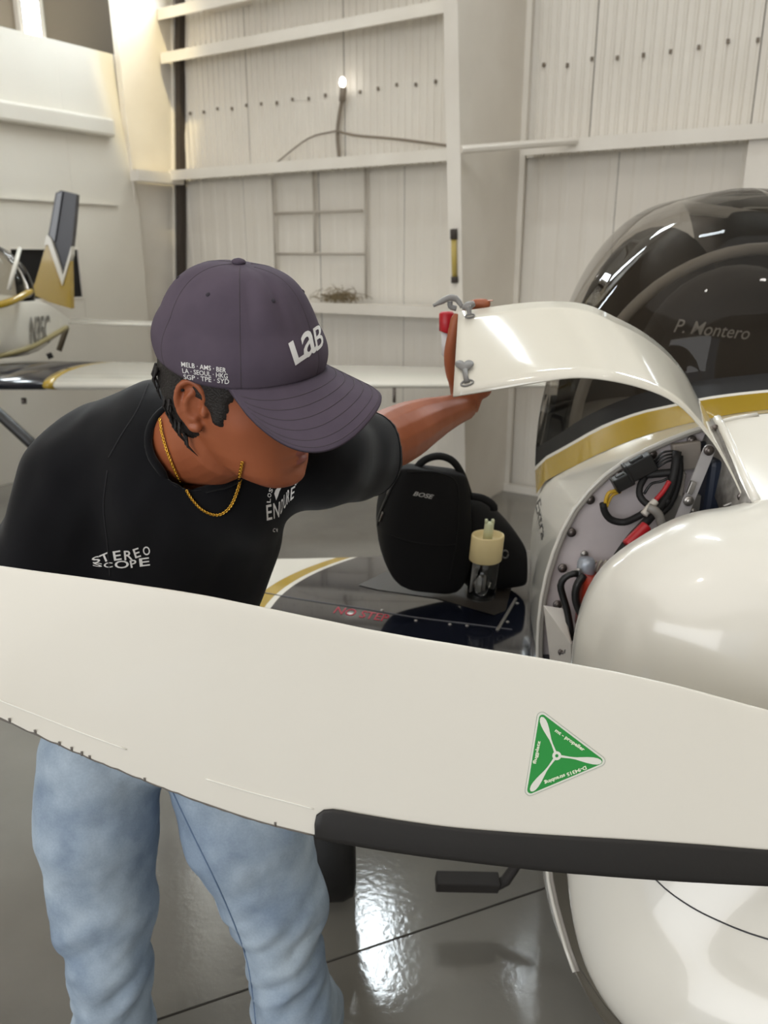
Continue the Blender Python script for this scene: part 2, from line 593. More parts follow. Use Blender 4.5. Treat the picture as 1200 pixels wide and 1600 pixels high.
# lamp with its wires
lamp = thing('wall_lamp', 'small lit bulb with drooping wires high on the corrugated back wall', 'lamp', HL(1.72, 0, 2.78))
MB().ell(HL(1.78, 0.06, 2.76), E1 * .022, E2 * .022, V((0, 0, .034)), 12, 8).build('bulb', mat('lit_bulb', (1, .97, .9, 1), .4, emit=9), lamp)
MB().tube([HL(1.78, .05, 2.73), HL(1.765, .045, 2.64)], .024, 8).build('holder', M_CABLE, lamp)
mb = MB()
mb.tube(vsp([HL(1.76, .04, 2.65), HL(1.72, .02, 2.56), HL(1.70, .02, 2.44), HL(1.72, .03, 2.28)], 12), .014, 6)
mb.tube(vsp([HL(1.70, .03, 2.46), HL(1.85, .04, 2.42), HL(2.2, .06, 2.37), HL(2.75, .1, 2.275)], 14), .009, 6)
mb.tube(vsp([HL(1.70, .03, 2.46), HL(1.45, .03, 2.43), HL(1.15, .05, 2.28)], 10), .006, 6)
mb.build('wire', M_CABLE, lamp)

# bird nest left on the low rail
mb = MB()
for i in range(150):
    c = HL(1.74 + random.gauss(0, .09), .09 + random.gauss(0, .025), 1.285 + abs(random.gauss(0, .035)))
    d = V((random.uniform(-1, 1), random.uniform(-1, 1), random.uniform(-.5, .5))) * .06
    mb.tube([c - d, c + V((0, 0, .012)), c + d], .0025, 3)
o = tag(mb.build('bird_nest', mat('dry_straw', S(136, 120, 92), .9), smooth=False), 'messy dry brown bird nest lying on the low wall rail', 'nest')

# yellow gauge tube fixed on the face of the column
gx = lambda z: 0.66 + (1.32 - 0.66) * z / 6.6 + 0.03
g = thing('level_tube', 'narrow brass-coloured tube with dark end caps strapped to the white column', 'tube', HL(3.1, gx(1.35), 1.2))
MB().tube([HL(3.12, gx(1.49), 1.49), HL(3.12, gx(1.70), 1.70)], .016, 10).build('glass_tube', mat('brass_tube', S(182, 160, 84), .35), g)
MB().tube([HL(3.12, gx(1.70), 1.695), HL(3.12, gx(1.75), 1.75)], .021, 10).build('end_cap', M_DARKGAP, g)
MB().tube([HL(3.12, gx(1.455), 1.455), HL(3.12, gx(1.49), 1.49)], .021, 10).build('end_cap', M_DARKGAP, g)
MB().box(HL(3.12, gx(1.6) - .02, 1.6), E1 * .026, E2 * .004, V((0, 0, .155)) + E2 * .015).build('back_plate', M_CABLE, g, smooth=False)
# warm spot added in place of a patch of sun on the corner column
sp = bpy.data.lights.new('sun_patch_spot', 'SPOT')
sp.energy, sp.color, sp.spot_size, sp.spot_blend, sp.shadow_soft_size = 700, (1, .84, .46), R(15), .6, .05
so = bpy.data.objects.new('sun_patch_spot', sp); COL.objects.link(so)
so.location = HL(2.0, 1.5, 5.8)
so.rotation_euler = (HL(0.05, 0.28, 2.9) - so.location).to_track_quat('-Z', 'Y').to_euler()
# ------------------------------------------------------------------ aeroplane in the front: materials
M_WHITE = mat('white_gelcoat', S(226, 222, 212), 0.22, coat=0.6)
M_BLADE = mat('white_blade_paint', S(228, 224, 214), 0.3, coat=0.25)
M_NAVY = mat('navy_paint', S(22, 25, 36), 0.12, coat=0.8)
M_GOLD = mat('gold_paint', S(168, 138, 32), 0.22, coat=0.6)
M_RUBBER = mat('black_rubber', S(33, 31, 30), 0.55, bump=(180, .15, .001))
M_FIREWALL = mat('primed_firewall', S(222, 212, 212), 0.42, noise_s=9, noise_c=S(204, 194, 194))
M_STEELBARE = mat('bare_steel', S(176, 172, 168), 0.35, metal=0.85)
M_BOLT = mat('bolt_steel', S(120, 112, 108), 0.38, metal=0.8)
M_BLACK = mat('black_plastic', S(24, 23, 23), 0.4)
M_BLACKMATT = mat('black_fabric_sleeve', S(20, 18, 18), 0.65)
M_RED = mat('red_sleeve', S(170, 26, 34), 0.4)
M_ORANGE = mat('orange_red_filter', S(150, 48, 30), 0.35)
M_YELLOW = mat('yellow_wire', S(200, 160, 40), 0.4)
M_GREYPART = mat('grey_part', S(128, 124, 118), 0.45)
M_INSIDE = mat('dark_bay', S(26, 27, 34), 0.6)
M_PLANE_TXT = mat('dark_lettering', S(40, 40, 44), 0.4)

XC, ZC = 0.86, 0.86
plane = thing('airplane', 'white low-wing aerobatic aeroplane with smoked canopy, gold band and open engine bay', 'airplane', (XC, 1.7, 0))

def mirror(pts):
    return [V((2 * XC - p.x, p.y, p.z)) for p in reversed(pts)]

# fuselage skin from the firewall back
N = 44
C0 = pxs([(1330, 640, 1.48), (1250, 641, 1.475), (1200, 645, 1.47), (1150, 652, 1.47), (1106, 664, 1.47), (1060, 680, 1.47), (1010, 702, 1.47), (965, 727, 1.47), (930, 756, 1.47), (900, 791, 1.47),
          (878, 830, 1.47), (862, 872, 1.47), (851, 912, 1.47), (844, 955, 1.47), (841, 1000, 1.47), (842, 1060, 1.46), (848, 1200, 1.42), (856, 1360, 1.33), (868, 1420, 1.27), (900, 1520, 1.18), (945, 1600, 1.12), (1040, 1700, 1.06), (1160, 1760, 1.03)], N)
C1 = pxs([(1330, 636, 1.56), (1250, 637, 1.56), (1200, 640, 1.56), (1150, 646, 1.57), (1100, 656, 1.58), (1050, 668, 1.61), (1000, 683, 1.65), (940, 707, 1.71), (900, 727, 1.78), (868, 743, 1.86),
          (847, 756, 1.93), (838, 775, 1.95), (833, 810, 1.93), (829, 850, 1.9), (826, 900, 1.87), (824, 950, 1.84), (823, 1000, 1.8), (824, 1060, 1.76), (834, 1200, 1.66), (850, 1360, 1.5), (868, 1440, 1.42), (910, 1520, 1.34), (970, 1600, 1.28), (1080, 1680, 1.22), (1200, 1740, 1.18)], N)
C0[0].x = C1[0].x = XC
for p in C0 + C1: p.x = min(p.x, XC)
MID = [a * .5 + b * .5 for a, b in zip(C0, C1)]
for i, p in enumerate(MID):                                  # gentle bulge
    k = ss(0.25, 0.55, i / N) * 0.012
    p.x -= k
# stripe, white pin line, black band, canopy base
Ns = 26
def band(pts):
    q = pxs(pts[:-1], Ns - 4); q[0].x = XC
    for p in q: p.x = min(p.x, XC)
    e = q[-1]
    return q + [e + V((.052 * k, .22 * k, .0)) for k in range(1, 5)]
B1 = band([(1330, 636, 1.56), (1250, 637, 1.56), (1200, 640, 1.56), (1150, 646, 1.57), (1100, 656, 1.58), (1050, 668, 1.61), (1000, 683, 1.65), (940, 707, 1.71), (900, 727, 1.78), (868, 743, 1.86), (847, 756, 1.93), (838, 772, 1.95), (860, 772, 2.7)])
B2 = band([(1330, 608, 1.62), (1250, 609, 1.62), (1200, 613, 1.62), (1150, 618, 1.63), (1100, 625, 1.64), (1050, 636, 1.67), (1000, 647, 1.71), (940, 670, 1.77), (900, 692, 1.84), (868, 710, 1.92), (847, 722, 1.99), (836, 735, 2.01), (866, 720, 2.7)])
B2b = band([(1330, 604, 1.625), (1250, 605, 1.625), (1200, 609, 1.625), (1150, 614, 1.635), (1100, 621, 1.645), (1050, 632, 1.675), (1000, 643, 1.715), (940, 665, 1.775), (900, 687, 1.845), (868, 705, 1.925), (847, 717, 1.993), (836, 729, 2.013), (866, 715, 2.7)])
B3 = band([(1330, 577, 1.66), (1250, 578, 1.66), (1200, 583, 1.66), (1150, 588, 1.67), (1100, 594, 1.68), (1050, 604, 1.71), (1000, 615, 1.75), (940, 638, 1.81), (900, 660, 1.87), (868, 682, 1.95), (848, 693, 2.01), (837, 700, 2.03), (868, 690, 2.7)])
def both(rows):
    return [r_ + mirror(r_)[0:] for r_ in [list(reversed(r)) for r in rows]]
def sym(rows):                                              # left half from the side to the centre, then mirrored
    out = []
    for r in rows:
        l = list(reversed(r))
        out.append(l + [V((2 * XC - p.x, p.y, p.z)) for p in r[1:]])
    return out
tail = []
for p in C1:
    tail.append(V((XC + (p.x - XC) * .18, 3.5, 0.95 + (p.z - 0.95) * .5)))
mids = [a * .6 + b * .4 for a, b in zip(C1, tail)]
for p in mids: p.z = min(p.z, 1.15)
back = [p.copy() for p in tail]
mb = MB(); mb.grid(sym([C0, MID, C1]))
skin = mb.build('fuselage_skin', M_WHITE, plane, subsurf=1)
mb = MB(); mb.grid(sym([[V((p.x + (XC-p.x)*.004, p.y + .001, p.z)) for p in C1], mids, tail]))
rear = mb.build('rear_fuselage', M_WHITE, plane, subsurf=1)
MB().grid(sym([B1, B2])).build('gold_stripe', M_GOLD, plane)
MB().grid(sym([B2, B2b])).build('pin_line', mat('white_line', S(225, 222, 214), .3), plane)
MB().grid(sym([B2b, B3])).build('black_band', mat('black_band_paint', S(28, 27, 28), .4, spec=.3), plane)
# joggled flange along the edge of the engine bay
fl_path = C0[4:34]
MB().tube([p + V((-.002, -.004, 0)) for p in fl_path], .004, 8).build('flange', M_WHITE, plane)
mb = MB()
inner = [V((p.x + (XC - p.x) * .014, p.y - .008, p.z + (ZC - p.z) * .012)) for p in fl_path]
mb.grid([[p + V((0, -.003, 0)) for p in fl_path], inner])
mb.build('seal_strip', mat('seal_grey', S(150, 144, 136), .5), plane, solid=.003)

# firewall plate with its bolts
fw = [V((p.x + (XC - p.x) * .012, 1.478, p.z + (ZC - p.z) * .012)) for p in C0]
fw = [V((p.x, 1.478, max(p.z, .42))) for p in fw]
mb = MB(); mb.grid(sym([fw, [V((XC + (p.x - XC) * .02, 1.478, ZC)) for p in fw]]))
firewall = mb.build('firewall', M_FIREWALL, plane, smooth=False)
bolt = None
def bolt_at(px, py, Y, r=.0062, m=M_BOLT, parent=None):
    c = P(px, py, Y)
    mb = MB(); mb.ell(c, V((r, 0, 0)), V((0, 0, r)), V((0, -r * .75, 0)), 10, 6)
    mb.tube([c + V((0, .002, 0)), c + V((0, -.0012, 0))], r * 1.5, 12)
    return mb.build('bolt', m, parent or plane)
for px, py in ((1074, 682), (1012, 704), (958, 735), (915, 775), (886, 826), (872, 882), (864, 939)):
    bolt_at(px + 7, py + 6, 1.466)
bolt_at(913, 866, 1.47, .005, M_STEELBARE)

# lower cowling: bulging white shell from the engine bay forward
NC = 40
K0 = pxs([(1420, 742, 1.25), (1330, 748, 1.25), (1260, 760, 1.25), (1200, 779, 1.25), (1165, 793, 1.25), (1110, 799, 1.25), (1060, 812, 1.25), (1000, 845, 1.25), (960, 872, 1.25), (930, 903, 1.25), (909, 945, 1.25), (898, 985, 1.245), (893, 1020, 1.24),
          (884, 1150, 1.22), (881, 1280, 1.18), (885, 1365, 1.14), (893, 1430, 1.10), (910, 1495, 1.06), (938, 1545, 1.03), (990, 1597, 1.0), (1060, 1640, .98), (1150, 1672, .965), (1250, 1690, .96)], NC)
K0[0].x = XC; K0[-1].x = XC
def kring(s, dy, shift=0.0):
    return [V((XC + (p.x - XC) * s, p.y - dy, ZC - .04 + (p.z - ZC + .04) * s)) for p in K0]
rows = [kring(.985, -.03), kring(1.0, 0), kring(1.004, .02), kring(.985, .06), kring(.93, .115), kring(.84, .165), kring(.70, .205), kring(.52, .232), kring(.30, .247), kring(.1, .25)]
mb = MB(); mb.grid(sym(rows))
cowl = mb.build('lower_cowling', M_WHITE, plane, subsurf=1)
# side of the cowling that runs back under the bay
K0b = [V((p.x + .004, min(p.y + .30, 1.44), p.z)) for p in K0]
i0 = next(i for i, p in enumerate(K0) if p.z < .80)
mb = MB(); mb.grid([[V((p.x + .012, p.y, p.z)) for p in K0[i0:]], [V((p.x + .03, p.y, p.z)) for p in K0b[i0:]]])
mb.build('cowling_side', M_WHITE, plane)
# joint line on the lower cowling (thin dark gap)
cb = bvh_of(cowl)
seam = [hit(cb, *p, .0003) for p in spline([(1018, 1368), (1045, 1393), (1085, 1420), (1130, 1442), (1170, 1458), (1215, 1472)], 24)]
seam = [p for p in seam if p]
if len(seam) > 3:
    MB().tube(seam, .0012, 6).build('panel_joint', M_PLANE_TXT, plane)
# upper cowl deck to the right of the hinge
d0 = pxs([(1330, 640, 1.478), (1250, 642, 1.474), (1200, 646, 1.47), (1155, 652, 1.468), (1118, 662, 1.466)], 14)
d1 = pxs([(1420, 741, 1.252), (1330, 747, 1.252), (1260, 759, 1.252), (1205, 777, 1.252), (1172, 793, 1.252)], 14)
d0[0].x = d1[0].x = XC
dm = [a * .5 + b * .5 + V((0, 0, .008)) for a, b in zip(d0, d1)]
mb = MB(); mb.grid(sym([d0, dm, d1]))
mb.build('upper_cowling', M_WHITE, plane, subsurf=1)
hp = pxs([(1116, 655, 1.46), (1128, 676, 1.43), (1146, 716, 1.37), (1162, 752, 1.31), (1178, 786, 1.26)], 12)
MB().tube([p + V((.004, 0, .002)) for p in hp], .008, 8).build('hinge_strip', M_WHITE, plane)
mb = MB()                                            # drop edge under the hinge seen inside the bay
mb.grid([[p + V((-.004, .0, 0)) for p in hp], [p + V((-.012, .03, -.075)) for p in hp]])
mb.build('hinge_web', mat('web_alloy', S(150, 146, 140), .5, noise_s=60, noise_c=S(112, 108, 102)), plane, solid=.003)
for px, py in ((1117, 668), (1123, 682)):
    bolt_at(px, py, 1.44, .004)
bolt_at(1159, 776, 1.30, .005)

# ------------------------------------------------------------------ engine bay contents
def pt(path, r, name, m, n=8, k=18, Y=None, flat=None, parent=None):
    return MB().tube(pxs(path, k), r, n, flat=flat).build(name, m, parent or plane)
mb = MB()
mb.box(P(1155, 775, 1.43), V((.075, 0, 0)), V((0, .035, 0)), V((0, 0, .075)))
mb.build('battery_box', mat('dark_blue_box', S(30, 38, 54), .45), plane, smooth=False, bevel=.01)
MB().box(P(1150, 770, 1.468), V((.082, 0, 0)), V((0, .004, 0)), V((0, 0, .10))).build('bay_dark_sheet', M_INSIDE, plane, smooth=False, bevel=.002)  # black sheet added to fill this side of the bay dark
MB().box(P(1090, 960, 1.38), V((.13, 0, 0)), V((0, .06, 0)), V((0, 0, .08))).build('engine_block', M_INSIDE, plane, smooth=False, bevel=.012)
mb = MB(); mb.box(P(1072, 712, 1.462), V((.026, 0, .004)), V((0, .008, 0)), V((-.004, 0, .026)))
mb.build('bracket', mat('tan_bracket', S(158, 148, 138), .5), plane, smooth=False, bevel=.003)
# stay arm with rivets and latch
a0, a1 = P(1108, 704, 1.385), P(1058, 826, 1.37)
d = (a1 - a0).normalized(); sd = d.cross(V((0, -1, 0))).normalized()
mb = MB()
ringpts = []
for t in range(9):
    ang = math.pi * t / 8
    ringpts.append(a0 + sd * math.cos(ang) * .0105 - d * math.sin(ang) * .0105)
ringpts += [a1 - sd * .0105, a1 + sd * .0105]
n = len(ringpts)
mb.add(ringpts + [p + V((0, .003, 0)) for p in ringpts], [tuple(range(n)), tuple(range(2 * n - 1, n - 1, -1))] + [(i, (i + 1) % n, n + (i + 1) % n, n + i) for i in range(n)])
arm = mb.build('stay_arm', mat('grey_aluminium', S(196, 192, 192), .4, metal=.3), plane, smooth=False)
bolt_at(1108, 704, 1.382, .0062, M_BOLT, arm)
bolt_at(1076, 783, 1.368, .0062, M_STEELBARE, arm)
mb = MB(); mb.box(P(1080, 762, 1.37), sd * .005, d * .012, V((0, .004, 0)))
mb.build('catch', M_STEELBARE, arm, smooth=False, bevel=.001)
bolt_at(1083, 799, 1.39, .004, M_STEELBARE)
pt([(1130, 791, 1.33), (1148, 785, 1.32), (1160, 782, 1.30)], .0022, 'pin', M_STEELBARE)
# connectors
def conn(cx, cy, Y, ang, L, W, m=M_BLACK, name='connector'):
    c = P(cx, cy, Y); a = R(ang)
    ax = V((math.cos(a), 0, math.sin(a))); az = V((-math.sin(a), 0, math.cos(a)))
    mb = MB(); mb.box(c, ax * L, V((0, -.012, 0)), az * W); mb.box(c - ax * L * .95, ax * L * .12, V((0, -.014, 0)), az * W * 1.12)
    mb.box(c + az * W, ax * L * .5, V((0, -.006, 0)), az * W * .2)
    return mb.build(name, m, plane, smooth=False, bevel=.002)
conn(1000, 730, 1.43, 30, .026, .017)
conn(973, 752, 1.43, 30, .017, .013)
# wire bundles
pt([(966, 766, 1.44), (952, 770, 1.44), (947, 780, 1.44), (946, 790, 1.44)], .0038, 'yellow_wire', M_YELLOW)
pt([(970, 768, 1.445), (957, 774, 1.445), (951, 784, 1.445), (948, 792, 1.44)], .003, 'yellow_wire', M_YELLOW)
pt([(942, 786, 1.44), (945, 800, 1.44), (955, 812, 1.44), (975, 816, 1.435), (995, 808, 1.42), (1015, 796, 1.41)], .0068, 'wire_sleeve', M_BLACKMATT)
pt([(1058, 706, 1.42), (1055, 730, 1.41), (1048, 760, 1.4), (1035, 785, 1.39), (1010, 815, 1.37), (985, 842, 1.36), (965, 870, 1.35)], [.0085]*18, 'wire_sleeve', M_BLACKMATT)
pt([(1062, 712, 1.43), (1062, 740, 1.42), (1055, 770, 1.41), (1045, 790, 1.4), (1030, 805, 1.39)], .0065, 'wire_sleeve', M_BLACKMATT)
pt([(1008, 745, 1.43), (1000, 760, 1.42), (1000, 775, 1.41), (1012, 788, 1.4), (1030, 792, 1.39), (1045, 780, 1.39)], .0065, 'wire_sleeve', M_BLACKMATT)
pt([(1010, 742, 1.43), (1030, 740, 1.42), (1052, 738, 1.41)], .0075, 'wire_sleeve', M_BLACKMATT)
for k in range(4):
    pt([(1022 - k, 722 + 5 * k, 1.435), (1034, 708 + 6 * k, 1.43), (1046, 705 + 5 * k, 1.43), (1060, 706 + 4 * k, 1.43)], .0022, 'wire', M_BLACK, 6)
pt([(1006, 772, 1.42), (1018, 756, 1.42), (1034, 752, 1.41), (1046, 746, 1.41)], .0026, 'wire', M_BLACK, 6)
pt([(1046, 752, 1.385), (1036, 768, 1.38), (1024, 782, 1.375)], .0045, 'red_wire', M_RED)
pt([(1010, 822, 1.355), (1000, 832, 1.35), (990, 842, 1.345), (980, 852, 1.34)], .011, 'red_hose', M_RED)
pt([(1024, 783, 1.37), (1016, 792, 1.365), (1006, 804, 1.36)], .007, 'clear_sleeve', mat('pale_sleeve', S(196, 190, 180), .4))
pt([(1013, 793, 1.355), (1022, 797, 1.35), (1030, 806, 1.35), (1034, 822, 1.35)], .008, 'hose_clamp', M_GREYPART)
for k in range(5):
    pt([(1062 + 2 * k, 728 + 3 * k, 1.43), (1060 + 2 * k, 750, 1.43), (1056 + 2 * k, 775, 1.42)], .003, 'cable_loom', mat('grey_loom', S(150, 142, 132), .6), 6)
MB().box(P(1062, 800, 1.43), V((.035, 0, 0)), V((0, .01, 0)), V((0, 0, .035))).build('relay_plate', M_GREYPART, plane, smooth=False, bevel=.003)
# fittings at the lower left of the bay
mb = MB(); c = P(915, 893, 1.42); mb.tube([c + V((0, 0, .027)), c + V((0, 0, .018)), c + V((0, 0, -.022)), c + V((0, 0, -.026))], [.013, .017, .017, .013], 14)
mb.build('fuel_fitting', mat('pale_blue_metal', S(168, 174, 184), .35, metal=.4), plane)
c = P(933, 937, 1.40)
MB().tube([c + V((.002, 0, .045)), c + V((.001, 0, .04)), c + V((0, 0, -.05)), c + V((0, 0, -.055))], [.034, .038, .038, .03], 18).build('oil_filter', M_ORANGE, plane)
pt([(903, 897, 1.40), (893, 897, 1.40), (882, 903, 1.40), (876, 914, 1.40), (879, 930, 1.40), (885, 950, 1.395), (890, 975, 1.39), (893, 1000, 1.385)], .0068, 'hose', M_BLACK)
pt([(912, 900, 1.39), (903, 912, 1.38), (899, 930, 1.38), (903, 950, 1.38), (912, 965, 1.38)], .0075, 'hose', M_BLACK)
for k, px in enumerate((925, 934, 942, 949)):
    pt([(px, 903, 1.43), (px - 1, 890, 1.43), (px + 3, 880, 1.43), (px + 7, 876, 1.43)], .0035, 'coil', mat('pale_coil', S(168, 160, 148), .5), 6)
pt([(898, 893, 1.405), (904, 890, 1.40), (910, 896, 1.40)], .003, 'steel_clip', M_STEELBARE, 6)
# angled white support at the foot of the bay
q = [P(850, 946, 1.43), P(880, 951, 1.42), P(893, 1006, 1.35), P(895, 1100, 1.33), P(868, 1100, 1.38), P(858, 1010, 1.40)]
mb = MB(); mb.add(q, [(0, 1, 2, 5), (5, 2, 3, 4)])
mb.build('support_plate', mat('white_plate', S(206, 200, 192), .4), plane, smooth=False, solid=.004)
bolt_at(878, 1019, 1.37, .005, M_BOLT); bolt_at(889, 1018, 1.36, .006, M_BLACK)
c = P(884, 1019, 1.365); MB().tube([c - V((.009, 0, 0)), c + V((.009, 0, 0))], .004, 8).build('bolt_shank', M_BOLT, plane)

# ------------------------------------------------------------------ open access panel held by the man
near = spline([(708, 620, 1.36), (780, 608, 1.35), (850, 596, 1.33), (900, 590, 1.32), (950, 594, 1.31), (1000, 605, 1.31), (1040, 620, 1.31), (1070, 640, 1.31), (1092, 664, 1.31), (1116, 693, 1.31), (1137, 728, 1.305), (1153, 760, 1.30), (1168, 793, 1.295)], 40)
far = spline([(716, 488, 1.52), (770, 480, 1.53), (830, 473, 1.54), (880, 472, 1.55), (920, 478, 1.55), (960, 496, 1.55), (1000, 517, 1.55), (1040, 548, 1.55), (1068, 582, 1.53), (1092, 627, 1.5), (1108, 653, 1.48), (1115, 664, 1.465)], 40)
rows = []
for v in np.linspace(0, 1, 9):
    row = []
    for a, b in zip(near, far):
        p = P(*a) * (1 - v) + P(*b) * v
        row.append(p)
    rows.append(row)
nr = MB().grid(rows)
panel = nr.build('access_panel', mat('white_panel', S(226, 221, 208), .1, coat=.6), plane, solid=.0028)
pb = bvh_of(panel)
M_LATCH = mat('grey_latch', S(136, 134, 132), .5)
# lower wing fastener: heart-shaped grip, stem and ring
mb = MB()
heart = []
for k in range(28):
    t = 2 * math.pi * k / 28
    x, y = 16 * math.sin(t) ** 3, 13 * math.cos(t) - 5 * math.cos(2 * t) - 2 * math.cos(3 * t) - math.cos(4 * t)
    heart.append((726 + x * .92, 575.5 - y * .66))
f0 = [hit(pb, *p, .008) for p in heart]; f1 = [hit(pb, *p, .0055) for p in heart]
nh = len(heart)
cf, cb_ = sum(f0, V()) / nh, sum(f1, V()) / nh
mb.add(f0 + f1 + [cf, cb_], [(i, (i + 1) % nh, 2 * nh) for i in range(nh)] + [(nh + (i + 1) % nh, nh + i, 2 * nh + 1) for i in range(nh)] + [(i, nh + i, nh + (i + 1) % nh, (i + 1) % nh) for i in range(nh)])
mb.tube([hit(pb, 727, 582, .0055), hit(pb, 728, 591, .005), hit(pb, 730, 599, .002)], [.0052, .0042, .005], 10)
ring_ = [hit(pb, 730 + 9.5 * math.cos(t), 599.5 + 4.2 * math.sin(t) - 2.0 * math.cos(t), .002) for t in [2 * math.pi * k / 20 for k in range(20)]]
mb.tube(ring_ + ring_[:1], .0016, 6)
mb.build('wing_fastener', M_LATCH, panel)
# upper wing fastener at the far corner, its lever swung out over the edge
mb = MB()
mb.tube(pxs([(677, 478, 1.515), (690, 471, 1.515), (703, 465, 1.515), (714, 468, 1.515), (722, 480, 1.51)], 14), [.003, .003, .004, .005, .0055, .0055, .0055, .006, .006, .006, .005, .005, .004, .004], 8)
mb.tube(pxs([(703, 471, 1.52), (704, 479, 1.52), (713, 482, 1.52)], 8), .005, 8)
mb.tube(pxs([(722, 481, 1.51), (732, 478, 1.508), (741, 474, 1.51)], 8), [.004, .005, .007, .008, .008, .007, .006, .005], 8)
mb.tube(pxs([(731, 478, 1.50), (733, 486, 1.498), (734, 493, 1.497)], 6), [.006, .0055, .005, .0042, .0042, .005], 8)
ring_ = [hit(pb, 734 + 7 * math.cos(t), 495 + 2.6 * math.sin(t) - 1.0 * math.cos(t), .002) for t in [2 * math.pi * k / 16 for k in range(16)]]
ring_ = [p for p in ring_ if p]
mb.tube(ring_ + ring_[:1], .0016, 6)
mb.build('wing_fastener', M_LATCH, panel)

# ------------------------------------------------------------------ canopy
base = []
for p in B3: base.append(p)
apexY = lambda p: 2.05 + .45 * ss(1.8, 2.6, p.y)
rows = []
NS = 18
for s in range(NS + 1):
    a = s / NS * math.pi / 2
    row = []
    for p in base:
        top = V((XC, max(apexY(p), min(p.y, 2.5)), 1.755))
        row.append(V((p.x + (top.x - p.x) * (1 - math.cos(a)), p.y + (top.y - p.y) * (1 - math.cos(a)), p.z + (top.z - p.z) * math.sin(a))))
    rows.append(row)
mb = MB(); mb.grid(sym(rows))
def canopy_mat():
    m = bpy.data.materials.new('smoked_acrylic'); m.use_nodes = True
    nt = m.node_tree; nt.nodes.clear()
    out = nt.nodes.new('ShaderNodeOutputMaterial')
    tr = nt.nodes.new('ShaderNodeBsdfTransparent'); tr.inputs[0].default_value = (.44, .42, .395, 1)
    gl = nt.nodes.new('ShaderNodeBsdfGlossy'); gl.inputs['Roughness'].default_value = .02
    lw = nt.nodes.new('ShaderNodeFresnel'); lw.inputs[0].default_value = 1.28
    mx = nt.nodes.new('ShaderNodeMixShader')
    nt.links.new(lw.outputs[0], mx.inputs[0]); nt.links.new(tr.outputs[0], mx.inputs[1]); nt.links.new(gl.outputs[0], mx.inputs[2])
    nt.links.new(mx.outputs[0], out.inputs[0])
    return m
canopy = mb.build('canopy', canopy_mat(), plane)
# cockpit seen through it: coaming, seat shell, pale arc
M_COCK = mat('cockpit_black', S(44, 42, 40), .7)
mb = MB()
cf_ = [V((p.x + (XC - p.x) * .04, p.y + .02, p.z - .01)) for p in B3]
mb.grid(sym([cf_, [V((XC + (p.x - XC) * .35, p.y + .35, p.z - .06)) for p in cf_], [V((XC + (p.x - XC) * .3, 2.6, .8)) for p in cf_]]))
mb.build('coaming', M_COCK, plane)
mb = MB()
sc_ = V((1.0, 2.34, 1.28))
ring0 = []
for k in range(32):
    t = 2 * math.pi * k / 32
    ring0.append(V((.27 * math.cos(t), 0, (.30 if math.sin(t) > 0 else .22) * math.sin(t))))
mb.loft([[sc_ + V((q.x * s, y, q.z * s)) for q in ring0] for s, y in ((.75, -.05), (.95, -.035), (1, 0), (.97, .05))])
mb.build('seat_back', mat('seat_dark', S(112, 106, 100), .8), plane)
mb = MB()                                              # rear bulkhead and turtle deck behind the seat
arch = [V((XC + .30 * math.cos(t), 0, .95 + .74 * max(0, math.sin(t)) ** .8)) for t in [math.pi * k / 24 for k in range(25)]]
mb.grid([[V((p.x, 2.62, p.z)) for p in arch], [V((XC + (p.x - XC) * .3, 3.4, .95 + (p.z - .95) * .5)) for p in arch]])
mb.add([V((p.x, 2.62, p.z)) for p in arch], [tuple(range(25))])
mb.build('turtle_deck', mat('bulkhead_grey', S(118, 110, 102), .8), plane)
mb = MB()  # pale grey arched tube inside the canopy
arc = [V((1.0 + .47 * math.cos(t), 2.20, 1.12 + .50 * math.sin(t))) for t in [math.pi * k / 30 for k in range(31)]]
mb.tube(arc, .016, 8)
mb.build('canopy_arc', mat('arc_grey', S(206, 200, 190), .4), plane)
# script on the seat back
st = MB()
sb = bvh_of(bpy.data.objects['seat_back'])
print_px(st, sb, text_geo('P. Montero', .003, .35), quadmap((1052, 519), (1170, 531), (1172, 511), (1055, 498)), off=.003)
if st.f: st.build('script_lettering', mat('pale_thread', S(240, 236, 228), .6), plane, smooth=False)

# dark script on the fuselage flank
fb = bvh_of(skin)
st = MB()
print_px(st, fb, text_geo('Extra', 0.01, .3), quadmap((836, 788), (847, 846), (852, 830), (844, 772)))
if st.f: st.build('script_lettering', M_PLANE_TXT, plane, smooth=False)

# ------------------------------------------------------------------ wing
def wing_mat():
    m = mat('wing_paint', S(22, 25, 36), .1, coat=.6)
    nt = m.node_tree; b = nt.nodes['Principled BSDF']
    tc = nt.nodes.new('ShaderNodeTexCoord'); sx = nt.nodes.new('ShaderNodeSeparateXYZ')
    nt.links.new(tc.outputs['Object'], sx.inputs[0])
    # printed boundary x = x0 - k (y - y0)^p : navy inboard, gold band, white outboard
    def mth(op, a, bb):
        n = nt.nodes.new('ShaderNodeMath'); n.operation = op
        for i, q in enumerate((a, bb)):
            if isinstance(q, (int, float)): n.inputs[i].default_value = q
            else: nt.links.new(q, n.inputs[i])
        return n.outputs[0]
    dy = mth('MAXIMUM', mth('SUBTRACT', sx.outputs[1], WY0), 0.0)
    x = mth('SUBTRACT', sx.outputs[0], mth('MULTIPLY', mth('POWER', dy, 2.25), WK))
    r = nt.nodes.new('ShaderNodeValToRGB'); r.color_ramp.interpolation = 'CONSTANT'
    e = r.color_ramp.elements
    e[0].position, e[0].color = 0.0, S(226, 222, 212)
    e[1].position, e[1].color = .512, S(168, 138, 32)
    e2 = e.new(.535); e2.color = S(226, 222, 212)
    e3 = e.new(.542); e3.color = S(22, 25, 36)
    nt.links.new(mth('ADD', mth('MULTIPLY', mth('SUBTRACT', x, WX0), .5), .54), r.inputs[0])
    nt.links.new(r.outputs[0], b.inputs['Base Color'])
    return m
